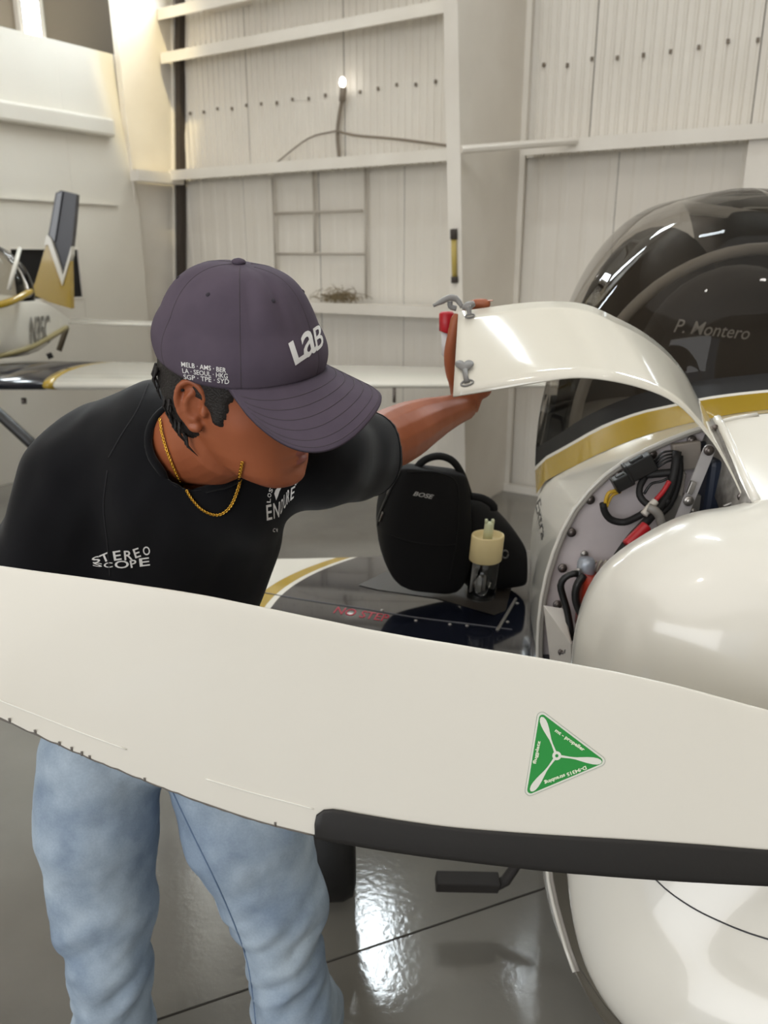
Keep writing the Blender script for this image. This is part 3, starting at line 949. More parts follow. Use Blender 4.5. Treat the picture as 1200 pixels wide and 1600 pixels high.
WY0, WX0, WK = 1.6, -0.275, 0.95
WZ = .86
def airfoil(x, le, te, z, th):
    up, dn = [], []
    for k in range(13):
        c = (1 - math.cos(math.pi * k / 12)) / 2
        t = th * 2.6 * (0.2969 * math.sqrt(c) - .126 * c - .3516 * c * c + .2843 * c ** 3 - .1015 * c ** 4) / .6
        y = le + (te - le) * c
        up.append(V((x, y, z + t * .5))); dn.append(V((x, y, z - t * .5)))
    return up + dn[-2:0:-1]
rings = [airfoil(x, le, te, WZ - .062, .125 * s) for x, le, te, s in ((.62, 1.34, 2.2, 1), (.33, 1.36, 2.14, 1), (-.2, 1.42, 2.08, .96), (-.9, 1.5, 2.08, .88), (-1.8, 1.6, 2.0, .76), (-2.6, 1.68, 1.95, .66))]
wing = MB().loft(rings).build('wing', wing_mat(), plane, subsurf=1)
wbv = bvh_of(wing)
st = MB()
print_px(st, wbv, text_geo('NO STEP', .012, .0), quadmap((520, 958), (604, 972), (610, 961), (528, 948)))
if st.f: st.build('red_lettering', mat('red_letter', S(160, 30, 50), .5, spec=.2), plane, smooth=False)
# brown patch laid on the wing under the bag
wk = [(560, 915), (605, 893), (800, 915), (790, 955), (772, 962), (680, 935), (590, 922)]
mb = MB(); print_px(mb, wbv, poly_geo([(x, y) for x, y in wk]), ident, off=.0015)
if mb.f: mb.build('brown_patch', mat('patch_brown', S(52, 46, 40), .5), plane, smooth=False)
# riveted seam lines and the flap fairing near the root
mb = MB()
def line_on(bv, pts, n=30, off=.0004):
    return [p for p in (hit(bv, *q, off) for q in spline(pts, n)) if p]
for pts in ([(405, 925), (480, 938), (560, 950), (650, 965), (740, 976), (800, 984)],):
    q = line_on(wbv, pts)
    if len(q) > 2: mb.tube(q, .0016, 5)
if mb.f: mb.build('seam', mat('seam_grey', S(86, 86, 90), .4), plane)
for px, py in ((597, 954), (650, 970), (703, 976), (730, 978), (780, 980), (793, 972), (808, 943)):
    p = hit(wbv, px, py, .001)
    if p: MB().ell(p, V((.0045, 0, 0)), V((0, .0045, 0)), V((0, 0, .002)), 8, 5).build('rivet', M_STEELBARE, plane)
q = line_on(wbv, [(777, 985), (792, 960), (806, 936)])
if len(q) > 2: MB().tube(q, .004, 6).build('edge_strip', M_GREYPART, plane)
# boarding step and main wheel
mb = MB(); mb.box(P(730, 1378, 1.62), V((.078, .002, -.004)), V((0, .022, .002)), V((.002, -.004, .016)))
mb.tube([P(772, 1386, 1.62), P(790, 1376, 1.625), P(808, 1350, 1.64), P(845, 1300, 1.68)], [.013, .014, .013, .012], 8)
mb.build('boarding_step', mat('step_grip', S(52, 48, 46), .7, bump=(220, .3, .001)), plane, smooth=False, bevel=.003)
wc = V((-.135, 1.74, .17)); ax = V((1, .06, 0)).normalized(); a2 = V((0, 0, 1)); a1_ = ax.cross(a2)
mb = MB(); prof = [(-.045, .10), (-.058, .13), (-.05, .158), (-.025, .169), (.025, .169), (.05, .158), (.058, .13), (.045, .10)]
wheel_rows = [[wc + ax * w_ + (a1_ * math.cos(t) + a2 * math.sin(t)) * r_ for t in [2 * math.pi * k / 32 for k in range(32)]] for w_, r_ in prof]
mb.grid(wheel_rows, close_u=True)
mb.build('tyre', mat('tyre_black', S(26, 25, 25), .6), plane)
MB().loft([[wc + ax * w_ + (a1_ * math.cos(t) + a2 * math.sin(t)) * r_ for t in [2 * math.pi * k / 24 for k in range(24)]] for w_, r_ in ((-.04, .1), (-.03, .06), (.03, .06), (.04, .1))]).build('wheel_hub', M_GREYPART, plane)
MB().tube(vsp([V((XC - .3, 1.72, .62)), V((.2, 1.73, .58)), V((.0, 1.74, .47)), V((-.075, 1.74, .3)), V((-.09, 1.74, .17))], 16), .022, 10, flat=(V((0, 1, 0)), 1.8)).build('gear_leg', M_WHITE, plane)

# ------------------------------------------------------------------ propeller
TE = [(-210, 872), (-150, 870), (-60, 874), (0, 883), (150, 903), (300, 925), (450, 955), (600, 986), (720, 1006), (830, 1024), (1000, 1056), (1200, 1108), (1330, 1150), (1460, 1203), (1560, 1255), (1640, 1290)]
LEd = [(-210, 985), (-150, 1035), (-60, 1093), (0, 1122), (120, 1176), (250, 1229), (370, 1273), (490, 1305), (600, 1325), (750, 1345), (900, 1361), (1050, 1372), (1200, 1380), (1330, 1383), (1460, 1378), (1560, 1366), (1640, 1352)]
NB_ = 60
te, le = spline(TE, 400), spline(LEd, 400)
def at_x(c, x):
    i = min(range(len(c)), key=lambda k: abs(c[k][0] - x)); return c[i][1]
xs = np.linspace(-208, 1638, NB_)
YT, YL = .86, .765
def blade_pt(x, s, back=False):
    """s 0 upper (trailing) edge .. 1 lower (leading) edge"""
    yt, yl = at_x(te, x), at_x(le, x)
    tk = .017 * (math.sqrt(max(s, 0)) if s < .0 else 1) * (1.0 + .8 * ss(800, 1500, x)) * (1 - .75 * ss(100, -210, x))
    sh = (math.sin(math.pi * min(1, s) ** .75)) ** .7 if 0 < s < 1 else 0
    Y = YT + (YL - YT) * s
    off = (-.35 if not back else .65) * tk * sh
    return P(x, yt + (yl - yt) * s, Y + off)
svals = [0, .015, .05, .12, .22, .34, .46, .58, .7, .8, .88, .94, .975, .993, 1]
rows = []
for x in xs:
    rows.append([blade_pt(x, s) for s in svals] + [blade_pt(x, s, True) for s in svals[-2:0:-1]])
blade = MB().loft(rows).build('propeller_blade', M_BLADE, plane, subsurf=1)
bb = bvh_of(blade)
# black erosion strip wrapped round the leading edge
up_e = spline([(492, 1285), (494, 1272), (503, 1264), (520, 1262), (560, 1269), (620, 1279), (700, 1290), (780, 1297), (850, 1302), (950, 1308), (1000, 1311), (1100, 1318), (1200, 1326), (1330, 1333), (1450, 1337)], 70)
lo_off = 3.0
rows = []
for (x, y) in up_e:
    yl = at_x(le, x)
    yt = at_x(te, x)
    row = []
    for k in range(9):
        yy = y + (yl - y) * k / 8
        s = (yy - yt) / (yl - yt)
        p = blade_pt(x, min(s, 1.0))
        row.append(p + V((0, -.0022 - .0012 * math.sin(math.pi * k / 8), -.002 * (k / 8) ** 4)))
    row.append(blade_pt(x, 1.0) + V((0, .002, -.004)))
    for s in (.98, .93, .87):
        row.append(blade_pt(x, s, True) + V((0, .003, -.001)))
    rows.append(row)
MB().grid(rows).build('erosion_strip', M_RUBBER, blade, solid=.001)
# thin dark chipped edge outboard of the strip
mb = MB(); q = []
for x in np.linspace(-205, 490, 60):
    q.append(blade_pt(x, 1.0) + V((0, .001, -.0004)))
mb.tube(q, .0013, 6)
for px in (15, 55, 93, 112, 128, 140, 226, 430):
    p = hit(bb, px, at_x(le, px) - 2, .0002)
    if p: mb.box(p, V((.0012, 0, 0)), V((0, .0004, 0)), V((0, 0, .002 + .0015 * random.random())))
mb.build('chipped_edge', mat('bare_edge', S(112, 106, 100), .6), blade)
# raised tape edge on the leading edge, line highlight painted in its pale colour
for pts in ([(-60, 1062), (0, 1094), (60, 1118), (120, 1142), (198, 1171)], [(322, 1217), (400, 1240), (450, 1253), (490, 1264)]):
    q = line_on(bb, pts, 24, .0003)
    MB().tube(q, .0009, 5).build('tape_edge', mat('edge_highlight', S(250, 248, 240), .2), blade)
# green triangular maker's sticker
M_GREEN = mat('sticker_green', S(40, 146, 64), .45)
M_STW = mat('sticker_white', S(228, 228, 218), .45)
def rounded(tri, r, n=6):
    out = []
    c = np.mean(tri, axis=0)
    for i in range(3):
        p, a, b = np.array(tri[i], float), np.array(tri[i - 1], float), np.array(tri[(i + 1) % 3], float)
        ua, ub = (a - p) / np.linalg.norm(a - p), (b - p) / np.linalg.norm(b - p)
        half = math.acos(np.clip(ua @ ub, -1, 1)) / 2
        L = r / math.tan(half)
        o = p + (ua + ub) / np.linalg.norm(ua + ub) * (r / math.sin(half))
        s_, e_ = p + ua * L - o, p + ub * L - o
        a0_, a1_ = math.atan2(s_[1], s_[0]), math.atan2(e_[1], e_[0])
        dd = (a1_ - a0_ + math.pi) % (2 * math.pi) - math.pi
        for k in range(n + 1):
            t = a0_ + dd * k / n
            out.append((o[0] + r * math.cos(t), o[1] + r * math.sin(t)))
    return out
def off_tri(tri, d):
    c = np.mean(tri, axis=0)
    return [tuple(np.array(p) + (np.array(p) - c) / np.linalg.norm(np.array(p) - c) * d) for p in tri]
T0 = [(841, 1106), (953, 1191), (818, 1248)]
stk = MB()
print_px(stk, bb, poly_geo(rounded(T0, 8)), ident, 0, .0004)
print_px(stk, bb, poly_geo(rounded(off_tri(T0, -2.5), 7.4)), ident, 1, .0006)
print_px(stk, bb, poly_geo(rounded(off_tri(T0, -6.5), 5.5)), ident, 2, .0008)
hub = (869.5, 1180.5)
for tip in ((845.5, 1120), (940, 1190.5), (829, 1236)):
    d_ = np.array(tip) - hub; L = np.linalg.norm(d_); d_ /= L; nrm = np.array((-d_[1], d_[0]))
    prof = [(0.05, 2.2), (.15, 1.7), (.3, 1.3), (.42, 1.9), (.55, 3.6), (.68, 5.2), (.8, 6.0), (.9, 5.6), (.97, 3.6), (1.0, 0.6)]
    l_ = [tuple(np.array(hub) + d_ * L * a + nrm * w_ * (.9 if a > .35 else 1)) for a, w_ in prof]
    r_ = [tuple(np.array(hub) + d_ * L * a - nrm * w_ * (.9 if a > .35 else 1)) for a, w_ in prof]
    vs = l_ + r_; k = len(l_)
    print_px(stk, bb, (vs, [(i, i + 1, k + i + 1, k + i) for i in range(k - 1)]), ident, 1, .001)
circ = lambda r: [(hub[0] + r * math.cos(t), hub[1] + r * math.sin(t)) for t in [2 * math.pi * k / 18 for k in range(18)]]
print_px(stk, bb, poly_geo(circ(7)), ident, 1, .0012)
print_px(stk, bb, poly_geo(circ(2.6)), ident, 2, .0014)
def text_line(mb, bv, s, A, B, hgt, mi, bold=.02, off=.0012, shear=0):
    A, B = np.array(A, float), np.array(B, float)
    d = (B - A) / np.linalg.norm(B - A); u = np.array((d[1], -d[0]))
    C, D = B + u * hgt, A + u * hgt
    print_px(mb, bv, text_geo(s, bold, shear), quadmap(A, B, C, D), mi, off)
text_line(stk, bb, 'mt - propeller', (865, 1144), (910, 1175.5), 7.5, 3, .035)
text_line(stk, bb, 'flugplatz', (838.5, 1194), (846, 1158), 7, 3, .035)
text_line(stk, bb, 'D-94315 straubing', (914, 1194.5), (849, 1219), 7.5, 3, .035)
stk.build('maker_sticker', [M_STW, M_STW, M_GREEN, mat('sticker_print', S(232, 238, 214), .45)], blade, smooth=False)
# the clear rim of the sticker
q = [hit(bb, *p, .0004) for p in rounded(T0, 8)]
MB().tube(q + q[:1], .0004, 4).build('sticker_rim', mat('rim_grey', S(176, 180, 170), .4), blade)
# spinner and second and third blades beyond the frame
sc0 = V((XC, .80, .92))
rings = []
for y, r_ in ((-.02, .17), (-.06, .165), (-.13, .14), (-.2, .095), (-.25, .045), (-.265, .008)):
    rings.append([sc0 + V((r_ * math.cos(t), y + .06, r_ * math.sin(t))) for t in [2 * math.pi * k / 28 for k in range(28)]])
MB().loft(rings).build('spinner', M_WHITE, plane)
MB().tube([sc0 + V((0, .06, 0)), sc0 + V((0, .2, -.06))], .12, 20).build('prop_hub', M_GREYPART, plane)
# ------------------------------------------------------------------ the man
M_SKIN = mat('skin', S(158, 88, 54), 0.5, noise_s=14, noise_c=S(146, 78, 46), bump=(320, .12, .0006))
M_LIP = mat('lip', S(136, 72, 60), 0.45)
M_HAIR = mat('dark_hair', S(26, 20, 18), 0.55, bump=(420, .8, .002))
M_SHIRT = mat('washed_black_cotton', S(11, 11, 14), 0.9, noise_s=7, noise_c=S(15, 15, 19), bump=(900, .15, .0006), spec=.15, sheen=.12)
M_CAP = mat('faded_purple_cotton', S(88, 78, 90), 0.9, noise_s=16, noise_c=S(78, 69, 81), bump=(1100, .2, .0005), spec=.2)
M_CAPDK = mat('cap_eyelet', S(52, 46, 56), 0.9)
M_PRINT = mat('white_print', S(226, 224, 222), 0.7)
M_CHAIN = mat('gold_chain', S(226, 178, 74), 0.25, metal=1.0)

man = thing('person', 'young man in purple-grey cap, black t-shirt and pale jeans bending over the engine bay', 'person', (-.25, 1.15, 0))

HO = EYE + RT * -.18 + UPV * .163 + FW * 1.015
def camv(x, y, z): return (RT * x + UPV * y - FW * z)
HF = camv(.887, -.291, .357).normalized()
HU = camv(.092, .871, .482); HU = (HU - HF * HU.dot(HF)).normalized()
HR = HF.cross(HU)
def H(r, f, u): return HO + HR * r + HF * f + HU * u
def toH(p):
    d = p - HO
    return d.dot(HR), d.dot(HF), d.dot(HU)

SL = [(-.121, .062, .010, .016, .018), (-.116, .056, .028, .036, .032), (-.108, .050, .038, .060, .044), (-.095, .042, .049, .075, .054), (-.075, .030, .060, .088, .062), (-.055, .020, .070, .092, .067),
      (-.030, .008, .083, .090, .071), (0, 0, .089, .094, .074), (.03, 0, .097, .100, .077), (.06, 0, .092, .099, .076), (.088, -.002, .076, .086, .066), (.108, -.004, .052, .062, .048), (.121, -.005, .024, .030, .022)]
def head_pt(th, z, extra=0.0):
    """th: 0 = nose, +-pi = back of the head"""
    zs = [s[0] for s in SL]
    c, f, b, w_ = [float(np.interp(z, zs, [s[k] for s in SL])) for k in (1, 2, 3, 4)]
    cs, sn = math.cos(th), math.sin(th)
    L = f if cs > 0 else b
    e = 2.25
    rr = (abs(cs) ** e + abs(sn) ** e) ** (-1 / e)
    F, Rr = c + L * cs * rr, w_ * sn * rr
    if cs > 0:
        g = lambda x0, z0, sx, sz: math.exp(-((abs(Rr) - x0) / sx) ** 2 - ((z - z0) / sz) ** 2)
        F += .024 * math.exp(-(Rr / .0105) ** 2) * (ss(.012, -.036, z) * ss(-.052, -.044, z))          # nose ridge
        F += .007 * g(.011, -.042, .007, .008)                                                    # nostril wings
        F += .009 * g(0, -.0655, .018, .0065) + .008 * g(0, -.0795, .016, .0065) - .004 * g(0, -.0725, .02, .0026)
        F += .006 * g(0, -.106, .018, .011) - .004 * g(0, -.091, .02, .006)
        F += -.013 * g(.032, .002, .016, .012) + .006 * g(.032, .0, .010, .007)                      # sockets and lids
        F += .004 * g(.03, .022, .02, .007)                                                       # brow
        Rr += math.copysign(.004 * math.exp(-((F - .05) / .03) ** 2 - ((z + .03) / .02) ** 2), Rr) # cheekbone
    return Rr * (1 + extra / .08), F + (extra * cs), z + (extra * .8 if z > .07 else 0)

def head_rings(n=72):
    rings = []
    for z in np.concatenate([np.linspace(-.121, -.085, 14), np.linspace(-.082, -.03, 26), np.linspace(-.026, .121, 30)]):
        rings.append([H(*head_pt(2 * math.pi * k / n - math.pi, float(z))) for k in range(n)])
    return rings
body = MB()
body.loft(head_rings())
# ears
def ear(mb, s):
    e = lambda v, u, o: H(s * (.070 + o), -.012 - v + .10 * u, -.010 + u)
    mb.ell(e(.004, .0, .004), (e(.020, .0, .010) - e(.004, .0, .004)), (e(.004, .031, .006) - e(.004, 0, .004)), HR * s * .005, 16, 8)
    hx = vsp([e(-.010, .004, .006), e(-.012, .016, .009), e(-.005, .028, .011), (e(.008, .032, .013)), e(.019, .024, .016), e(.022, .008, .017), e(.019, -.008, .014), e(.012, -.020, .010), e(.002, -.029, .008), e(-.006, -.028, .006)], 40)
    mb.tube(hx, [.0030] * 6 + [.0040] * 22 + [.0046] * 8 + [.006] * 4, 8)
    mb.tube(vsp([e(.002, .020, .010), e(.010, .008, .013), e(.010, -.006, .012), e(.004, -.016, .010), e(-.004, -.017, .008)], 18), .0034, 8)
    mb.ell(e(-.012, -.006, .007), HF * .005, HU * .008, HR * .0045, 10, 6)
    mb.ell(e(-.002, -.028, .006), HF * .008, HU * .008, HR * .005, 10, 6)
ear(body, 1); ear(body, -1)
# neck, chest, shoulders
NB = P(272, 705, 1.15)
body.tube(vsp([H(0, -.015, -.03), H(0, -.028, -.085), NB, P(280, 800, 1.17)], 12), [.058, .058, .057, .057, .057, .058, .060, .064, .07, .08, .09, .10], 24)
shR, shL = P(110, 730, 1.16), P(500, 712, 1.17)
body.tube([shR, (shR + shL) / 2, shL], [.055, .075, .055], 16)
body.tube(vsp([P(290, 760, 1.17), P(270, 930, 1.19), P(240, 1050, 1.22), P(240, 1110, 1.22)], 12), [.08, .09, .095, .095, .09, .09, .09, .09, .09, .095, .10, .09], 20, flat=(V((.2, 1, 0)), .7))
# right arm, resting behind the propeller blade
elR, wrR = P(62, 985, 1.09), P(215, 1080, 1.04)
body.tube(vsp([shR, P(85, 860, 1.13), elR], 10), [.052, .05, .05, .05, .048, .046, .044, .043, .042, .042], 14)
body.tube(vsp([elR, (elR + wrR) / 2 + V((0, 0, -.005)), wrR], 10), [.042, .045, .044, .042, .039, .036, .033, .03, .028, .027], 14)
def hand(mb, wrist, along, across, nrm, fingers=None, thumb=None, scale=1.0):
    """along wrist->knuckles, across towards the thumb, nrm out of the back of the hand"""
    a, c, n = along.normalized(), across.normalized(), nrm.normalized()
    p = lambda x, y, z=0: wrist + (a * x + c * y + n * z) * scale
    rings = []
    for x, wd, th in ((-.01, .026, .02), (.015, .031, .019), (.04, .039, .017), (.07, .043, .014), (.092, .041, .011), (.1, .034, .008)):
        rings.append([p(x, .0 + wd * math.cos(t) * (1 if abs(math.cos(t)) < .9 else 1), th * math.sin(t)) for t in [2 * math.pi * k / 20 for k in range(20)]])
    mb.loft(rings)
    for path, r in (fingers or []) + (thumb or []):
        mb.tube(vsp(path, 16), [r * (1.08 - .28 * i / 15) for i in range(15)] + [r * .45], 12)
    return p
a = wrR - elR
pR = lambda x, y, z=0: wrR + a.normalized() * x + V((0, 0, 1)) * y + V((0, -1, 0)) * z
hand(body, wrR, a, V((0, 0, 1)), V((0, 1, 0)),
     [([pR(.09, y), pR(.09 + L * .45, y, .012), pR(.09 + L * .8, y, .034), pR(.09 + L * .85, y, .05)], .0085) for y, L in ((.030, .07), (.010, .08), (-.011, .074), (-.031, .058))],
     [([pR(.02, .03), pR(.045, .055, .01), pR(.07, .066, .022), pR(.088, .066, .032)], .0098)])
# left arm, reaching back to hold the open panel
elL, wrL = P(592, 694, 1.36), P(727, 634, 1.555)
body.tube(vsp([shL, (shL + elL) / 2, elL], 10), [.054, .052, .05, .049, .048, .047, .047, .047, .049, .051], 16)
body.tube(vsp([elL, P(625, 678, 1.41), P(668, 657, 1.475), wrL], 14), [.051, .053, .054, .053, .052, .050, .047, .044, .041, .037, .034, .031, .029, .028], 16)
kn = P(742, 535, 1.585)
al = (kn - wrL).normalized()
ac = V((-1, .1, 0)); ac = (ac - al * ac.dot(al)).normalized()
nn_ = al.cross(ac)
if nn_.y < 0: nn_ = -nn_
fing = [([P(722, 545, 1.58), P(724, 512, 1.578), P(730, 490, 1.566), P(741, 476, 1.55), P(766, 475, 1.537)], .0118),
        ([P(738, 540, 1.585), P(742, 508, 1.585), P(752, 494, 1.575), P(772, 489, 1.56), P(786, 490, 1.555)], .0090),
        ([P(754, 545, 1.585), P(762, 518, 1.588), P(776, 506, 1.58), P(794, 504, 1.57)], .0086),
        ([P(766, 555, 1.58), P(778, 536, 1.582), P(792, 527, 1.575), P(804, 526, 1.567)], .0076)]
thb = [([P(716, 606, 1.55), P(707, 585, 1.535), P(703, 555, 1.525), P(708, 522, 1.52), P(714, 490, 1.522)], .0125)]
hand(body, wrL, al, ac, nn_, fing, thb)
body.ell(P(716, 590, 1.55), V((.02, 0, 0)), V((0, .016, 0)), V((0, 0, .036)), 14, 8)
body.ell(P(752, 606, 1.56), V((.022, 0, 0)), V((0, .016, 0)), V((0, 0, .022)), 14, 8)
# hips and legs (inside the jeans)
hipR, knR, anR = P(170, 1185, 1.2), P(168, 1490, 1.13), None
hipL, knL = P(330, 1185, 1.22), P(445, 1500, 1.16)
anR = V((knR.x - .05, knR.y + .09, .09)); anL = V((knL.x + .03, knL.y + .10, .09))
body.tube([hipR + V((0, 0, .03)), (hipR + hipL) / 2 + V((0, 0, .05)), hipL + V((0, 0, .03))], [.07, .08, .07], 14)
for h_, k_, a_ in ((hipR, knR, anR), (hipL, knL, anL)):
    body.tube(vsp([h_, (h_ + k_) / 2, k_, (k_ + a_) / 2 + V((0, .01, 0)), a_], 16), [.07, .068, .066, .062, .058, .054, .05, .046, .044, .043, .043, .041, .038, .036, .034, .033], 14)
    body.ell(a_ + V((0, -.04, -.045)), V((.036, 0, 0)), V((0, .10, 0)), V((0, 0, .03)), 14, 8)
bo = body.build('body', M_SKIN, man, fix=True)
md = bo.modifiers.new('merge', 'REMESH'); md.mode = 'VOXEL'; md.voxel_size = .0026
md = bo.modifiers.new('smooth', 'SMOOTH'); md.factor = .5; md.iterations = 3
apply_mods(bo)
bo.data.materials.clear(); bo.data.materials.append(M_SKIN); bo.data.materials.append(M_LIP)
bo.data.shade_smooth()
for p in bo.data.polygons:
    r_, f_, u_ = toH(p.center)
    p.material_index = 1 if (f_ > .093 and abs(r_) < .024 - .25 * abs(u_ + .0725) and -.085 < u_ < -.061) else 0
# eyes and brows (in the shade of the brim)
for s in (-1, 1):
    mb = MB(); mb.ell(H(s * .031, .0775, .001), HR * .011, HF * .011, HU * .011, 14, 8)
    mb.ell(H(s * .030, .0855, -.001), HR * .0052, HF * .0034, HU * .0052, 12, 6, mi=1)
    mb.build('eye', [mat('eye_white', S(220, 212, 204), .2), mat('dark_iris', S(36, 24, 18), .2)], man)
    q = [H(s * x, .094 - x * .28 + .004, .019 + .006 * math.sin((x - .012) / .04 * 2.2)) for x in (.012, .02, .03, .04, .048)]
    MB().tube(q, [.003, .0035, .0034, .0028, .0015], 8).build('eyebrow', M_HAIR, man)
# finger nails of the hand over the panel edge
for tip, d_ in ((P(766, 477, 1.537), (P(766, 477, 1.537) - P(741, 478, 1.55)).normalized()),):
    MB().ell(tip + V((0, -.001, .0085)), d_ * .006, V((0, .005, 0)), V((0, 0, .0014)), 10, 6).build('nail', mat('nail', S(206, 150, 130), .3), man)

# hair
hair = MB()
ZL = [(0, .075), (45, .055), (58, .03), (64, .016), (72, -.012), (79, -.030), (86, -.032), (91, -.006), (102, .0), (107, -.045), (125, -.066), (150, -.080), (180, -.086)]
rows = []
nh_ = 96
for z in np.linspace(-.10, .118, 56):
    row = []
    for k in range(nh_):
        th = 2 * math.pi * k / nh_ - math.pi
        deg = abs(math.degrees(th))
        zl = float(np.interp(deg, [q[0] for q in ZL], [q[1] for q in ZL]))
        zl += .004 * noise.noise(V((th * 9, z * 60, 0)))
        m_ = ss(zl - .005, zl + .007, z)
        thick = -.006 + m_ * (.011 + .012 * ss(95, 150, deg) * ss(.05, -.02, z) + .0025 * noise.noise(V((th * 14, z * 22, 3))))
        row.append(H(*head_pt(th, float(z), thick)))
    rows.append(row)
hair.grid(rows, close_u=True)
ho = hair.build('hair', M_HAIR, man)
mb = MB()
for k in range(60):                                       # loose ends at the nape and under the back of the cap
    th = math.pi + random.uniform(-1.0, 1.0)
    th = (th + math.pi) % (2 * math.pi) - math.pi
    z = random.uniform(-.075, .02)
    b0 = H(*head_pt(th, z, .012)); b1 = H(*head_pt(th, z - .014, .020)); b2 = H(*head_pt(th, z - .026, .020))
    mb.tube([b0, b1, b2], [.0026, .002, .0003], 4)
o = mb.build('hair_ends', M_HAIR, man); o['kind'] = 'stuff'

# ---- cap
CR_F, CR_B, CR_W = .108, .112, .086
def rim(th, grow=1.0):
    cs, sn = math.cos(th), math.sin(th)
    L = CR_F if cs > 0 else CR_B
    zr = .024 + .012 * max(cs, 0) ** 2 + .010 * max(-cs, 0)
    return CR_W * sn * grow, L * cs * grow - .002, zr
def crown(th, s):
    r0, f0, z0 = rim(th)
    Ht = .148 - z0
    a = s * math.pi / 2
    rr = math.cos(a) ** (.72 - .17 * max(math.cos(th), 0)) if s < 1 else 0
    zz = math.sin(a) ** 1.08
    # six panels: slight pull-in at the seams, soft folds in the crown
    seam_ = min(abs(((math.degrees(th) + 360) % 60) - 0), 60 - ((math.degrees(th) + 360) % 60))
    puff = 1.02 + .006 * math.cos(math.radians((math.degrees(th) % 60) * 6 + 180)) * math.sin(a * 2)
    puff -= .008 * math.exp(-(seam_ / 2.5) ** 2) * ss(1.0, .8, s)
    fold = 0.0
    for th0, s0, amp, wd, ln in ((25, .62, -.05, 6, .22), (40, .70, .03, 7, .18), (52, .62, -.045, 5, .2), (8, .55, -.03, 6, .2), (70, .28, -.045, 24, .10), (110, .55, .012, 20, .2), (-30, .5, -.03, 10, .2)):
        fold += amp * math.exp(-(((math.degrees(th) - th0 + 180) % 360 - 180) / wd) ** 2 - ((s - s0) / ln) ** 2)
    rr *= puff + fold * .9
    bulge = 1 + .05 * math.sin(min(s * 3, 1) * math.pi)
    return H(r0 * rr * bulge, f0 * rr * bulge - .004 * zz, z0 + Ht * zz + fold * .035)
nth = 120
rows = [[crown(2 * math.pi * k / nth, s) for k in range(nth)] for s in np.linspace(0, .985, 44)]
mb = MB()
inner = [[H(*[c * q for c, q in zip(rim(2 * math.pi * k / nth), (.965, .965, 1))]) for k in range(nth)]]
mb.grid([[H(*rim(2 * math.pi * k / nth, .95)[:2], rim(2 * math.pi * k / nth)[2] + .018) for k in range(nth)], [H(*rim(2 * math.pi * k / nth, .975)) for k in range(nth)]] + rows, close_u=True)
n0 = len(mb.v); mb.v.append(H(0, -.008, .149))
for k in range(nth): mb.f.append((n0 - nth + k, n0 - nth + (k + 1) % nth, n0)); mb.mi.append(0)
cap = mb.build('cap', M_CAP, man)
MB().ell(H(0, -.006, .150), HR * .0085, HF * .0085, HU * .0042, 16, 8).build('button', M_CAP, cap)
for d_ in (30, 90, 150, -30, -90, -150):
    c = crown(R(d_), .60)
    nrm = (c - H(0, 0, .05)).normalized(); t1 = nrm.orthogonal().normalized(); t2 = nrm.cross(t1)
    MB().ell(c, t1 * .0028, t2 * .0028, nrm * .0012, 10, 6).build('eyelet', M_CAPDK, cap)
for d_ in (0, 60, 120, 180, -60, -120):
    MB().tube([crown(R(d_), s) for s in np.linspace(.0, .97, 26)], .0005, 5).build('seam', mat('cap_seam', S(70, 62, 69), .9), cap)
# brim
def brim_pt(u, v, dz=0.0):
    """u -1..1 across, v 0 at the crown .. 1 at the front edge"""
    th = u * R(68)
    r0, f0, z0 = rim(th, 1.02)
    lead = .081 * (max(0, 1 - abs(u) ** 3.2)) ** .6
    r1 = r0 * (1.0 + .10 * (1 - abs(u)))
    f = f0 + lead * v
    r_ = r0 + (r1 - r0) * v
    z = z0 + .001 - (4.2 * r_ * r_ + .42 * r_) * v * (lead / .081) ** .9 - .33 * (f - f0)
    return H(r_, f, z + dz)
us = np.linspace(-1, 1, 61)
mb = MB()
top = [[brim_pt(u, v) for u in us] for v in np.linspace(0, 1, 16)]
bot = [[brim_pt(u, v, -.0032) for u in us] for v in np.linspace(1, 0, 16)]
mb.grid(top + bot, close_v=True)
brim = mb.build('brim', M_CAP, cap)
for v in (.2, .36, .52, .68, .84, .95):
    MB().tube([brim_pt(u, v, .0002) for u in np.linspace(-.93, .93, 50)], .00055, 5).build('stitching', mat('cap_stitch', S(80, 71, 79), .9), cap)
MB().tube([H(*rim(t, 1.012)) for t in np.linspace(-R(70), R(70), 40)], .0012, 6).build('brim_seam', M_CAPDK, cap)
# back strap
MB().tube([H(r_ * 1.0, f_, z_ + .006) for r_, f_, z_ in [rim(t, 1.015) for t in np.linspace(R(150), R(210), 12)]], .006, 8, flat=(HF, .4)).build('strap', mat('strap_white', S(210, 206, 206), .7), cap)
cbv = bvh_of(cap)
st = MB()
print_px(st, cbv, text_geo('L', .03), quadmap((461, 571), (483, 556), (472, 522), (450, 537)), 0, .0009)
print_px(st, cbv, text_geo('a', .012), quadmap((476, 562), (495, 548), (487, 510), (468, 525)), 0, .0011)
print_px(st, cbv, text_geo('B', .01), quadmap((494, 549), (505, 540), (500.5, 504), (488, 514)), 0, .0010)
st.build('logo_lettering', M_PRINT, cap, smooth=False)
st = MB()
print_px(st, cbv, text_geo('MELB · AMS · BER', .012), quadmap((284, 572.5), (353.5, 582.5), (353.5, 575), (283.5, 565)), off=.0006)
print_px(st, cbv, text_geo('LA · SEOUL · HKG', .012), quadmap((286, 582.5), (356, 591.5), (356, 584), (285, 575)), off=.0006)
print_px(st, cbv, text_geo('SGP · TPE · SYD', .012), quadmap((288, 592), (358, 600), (358.5, 592.5), (287, 584.5)), off=.0006)
st.build('city_lettering', M_PRINT, cap, smooth=False)

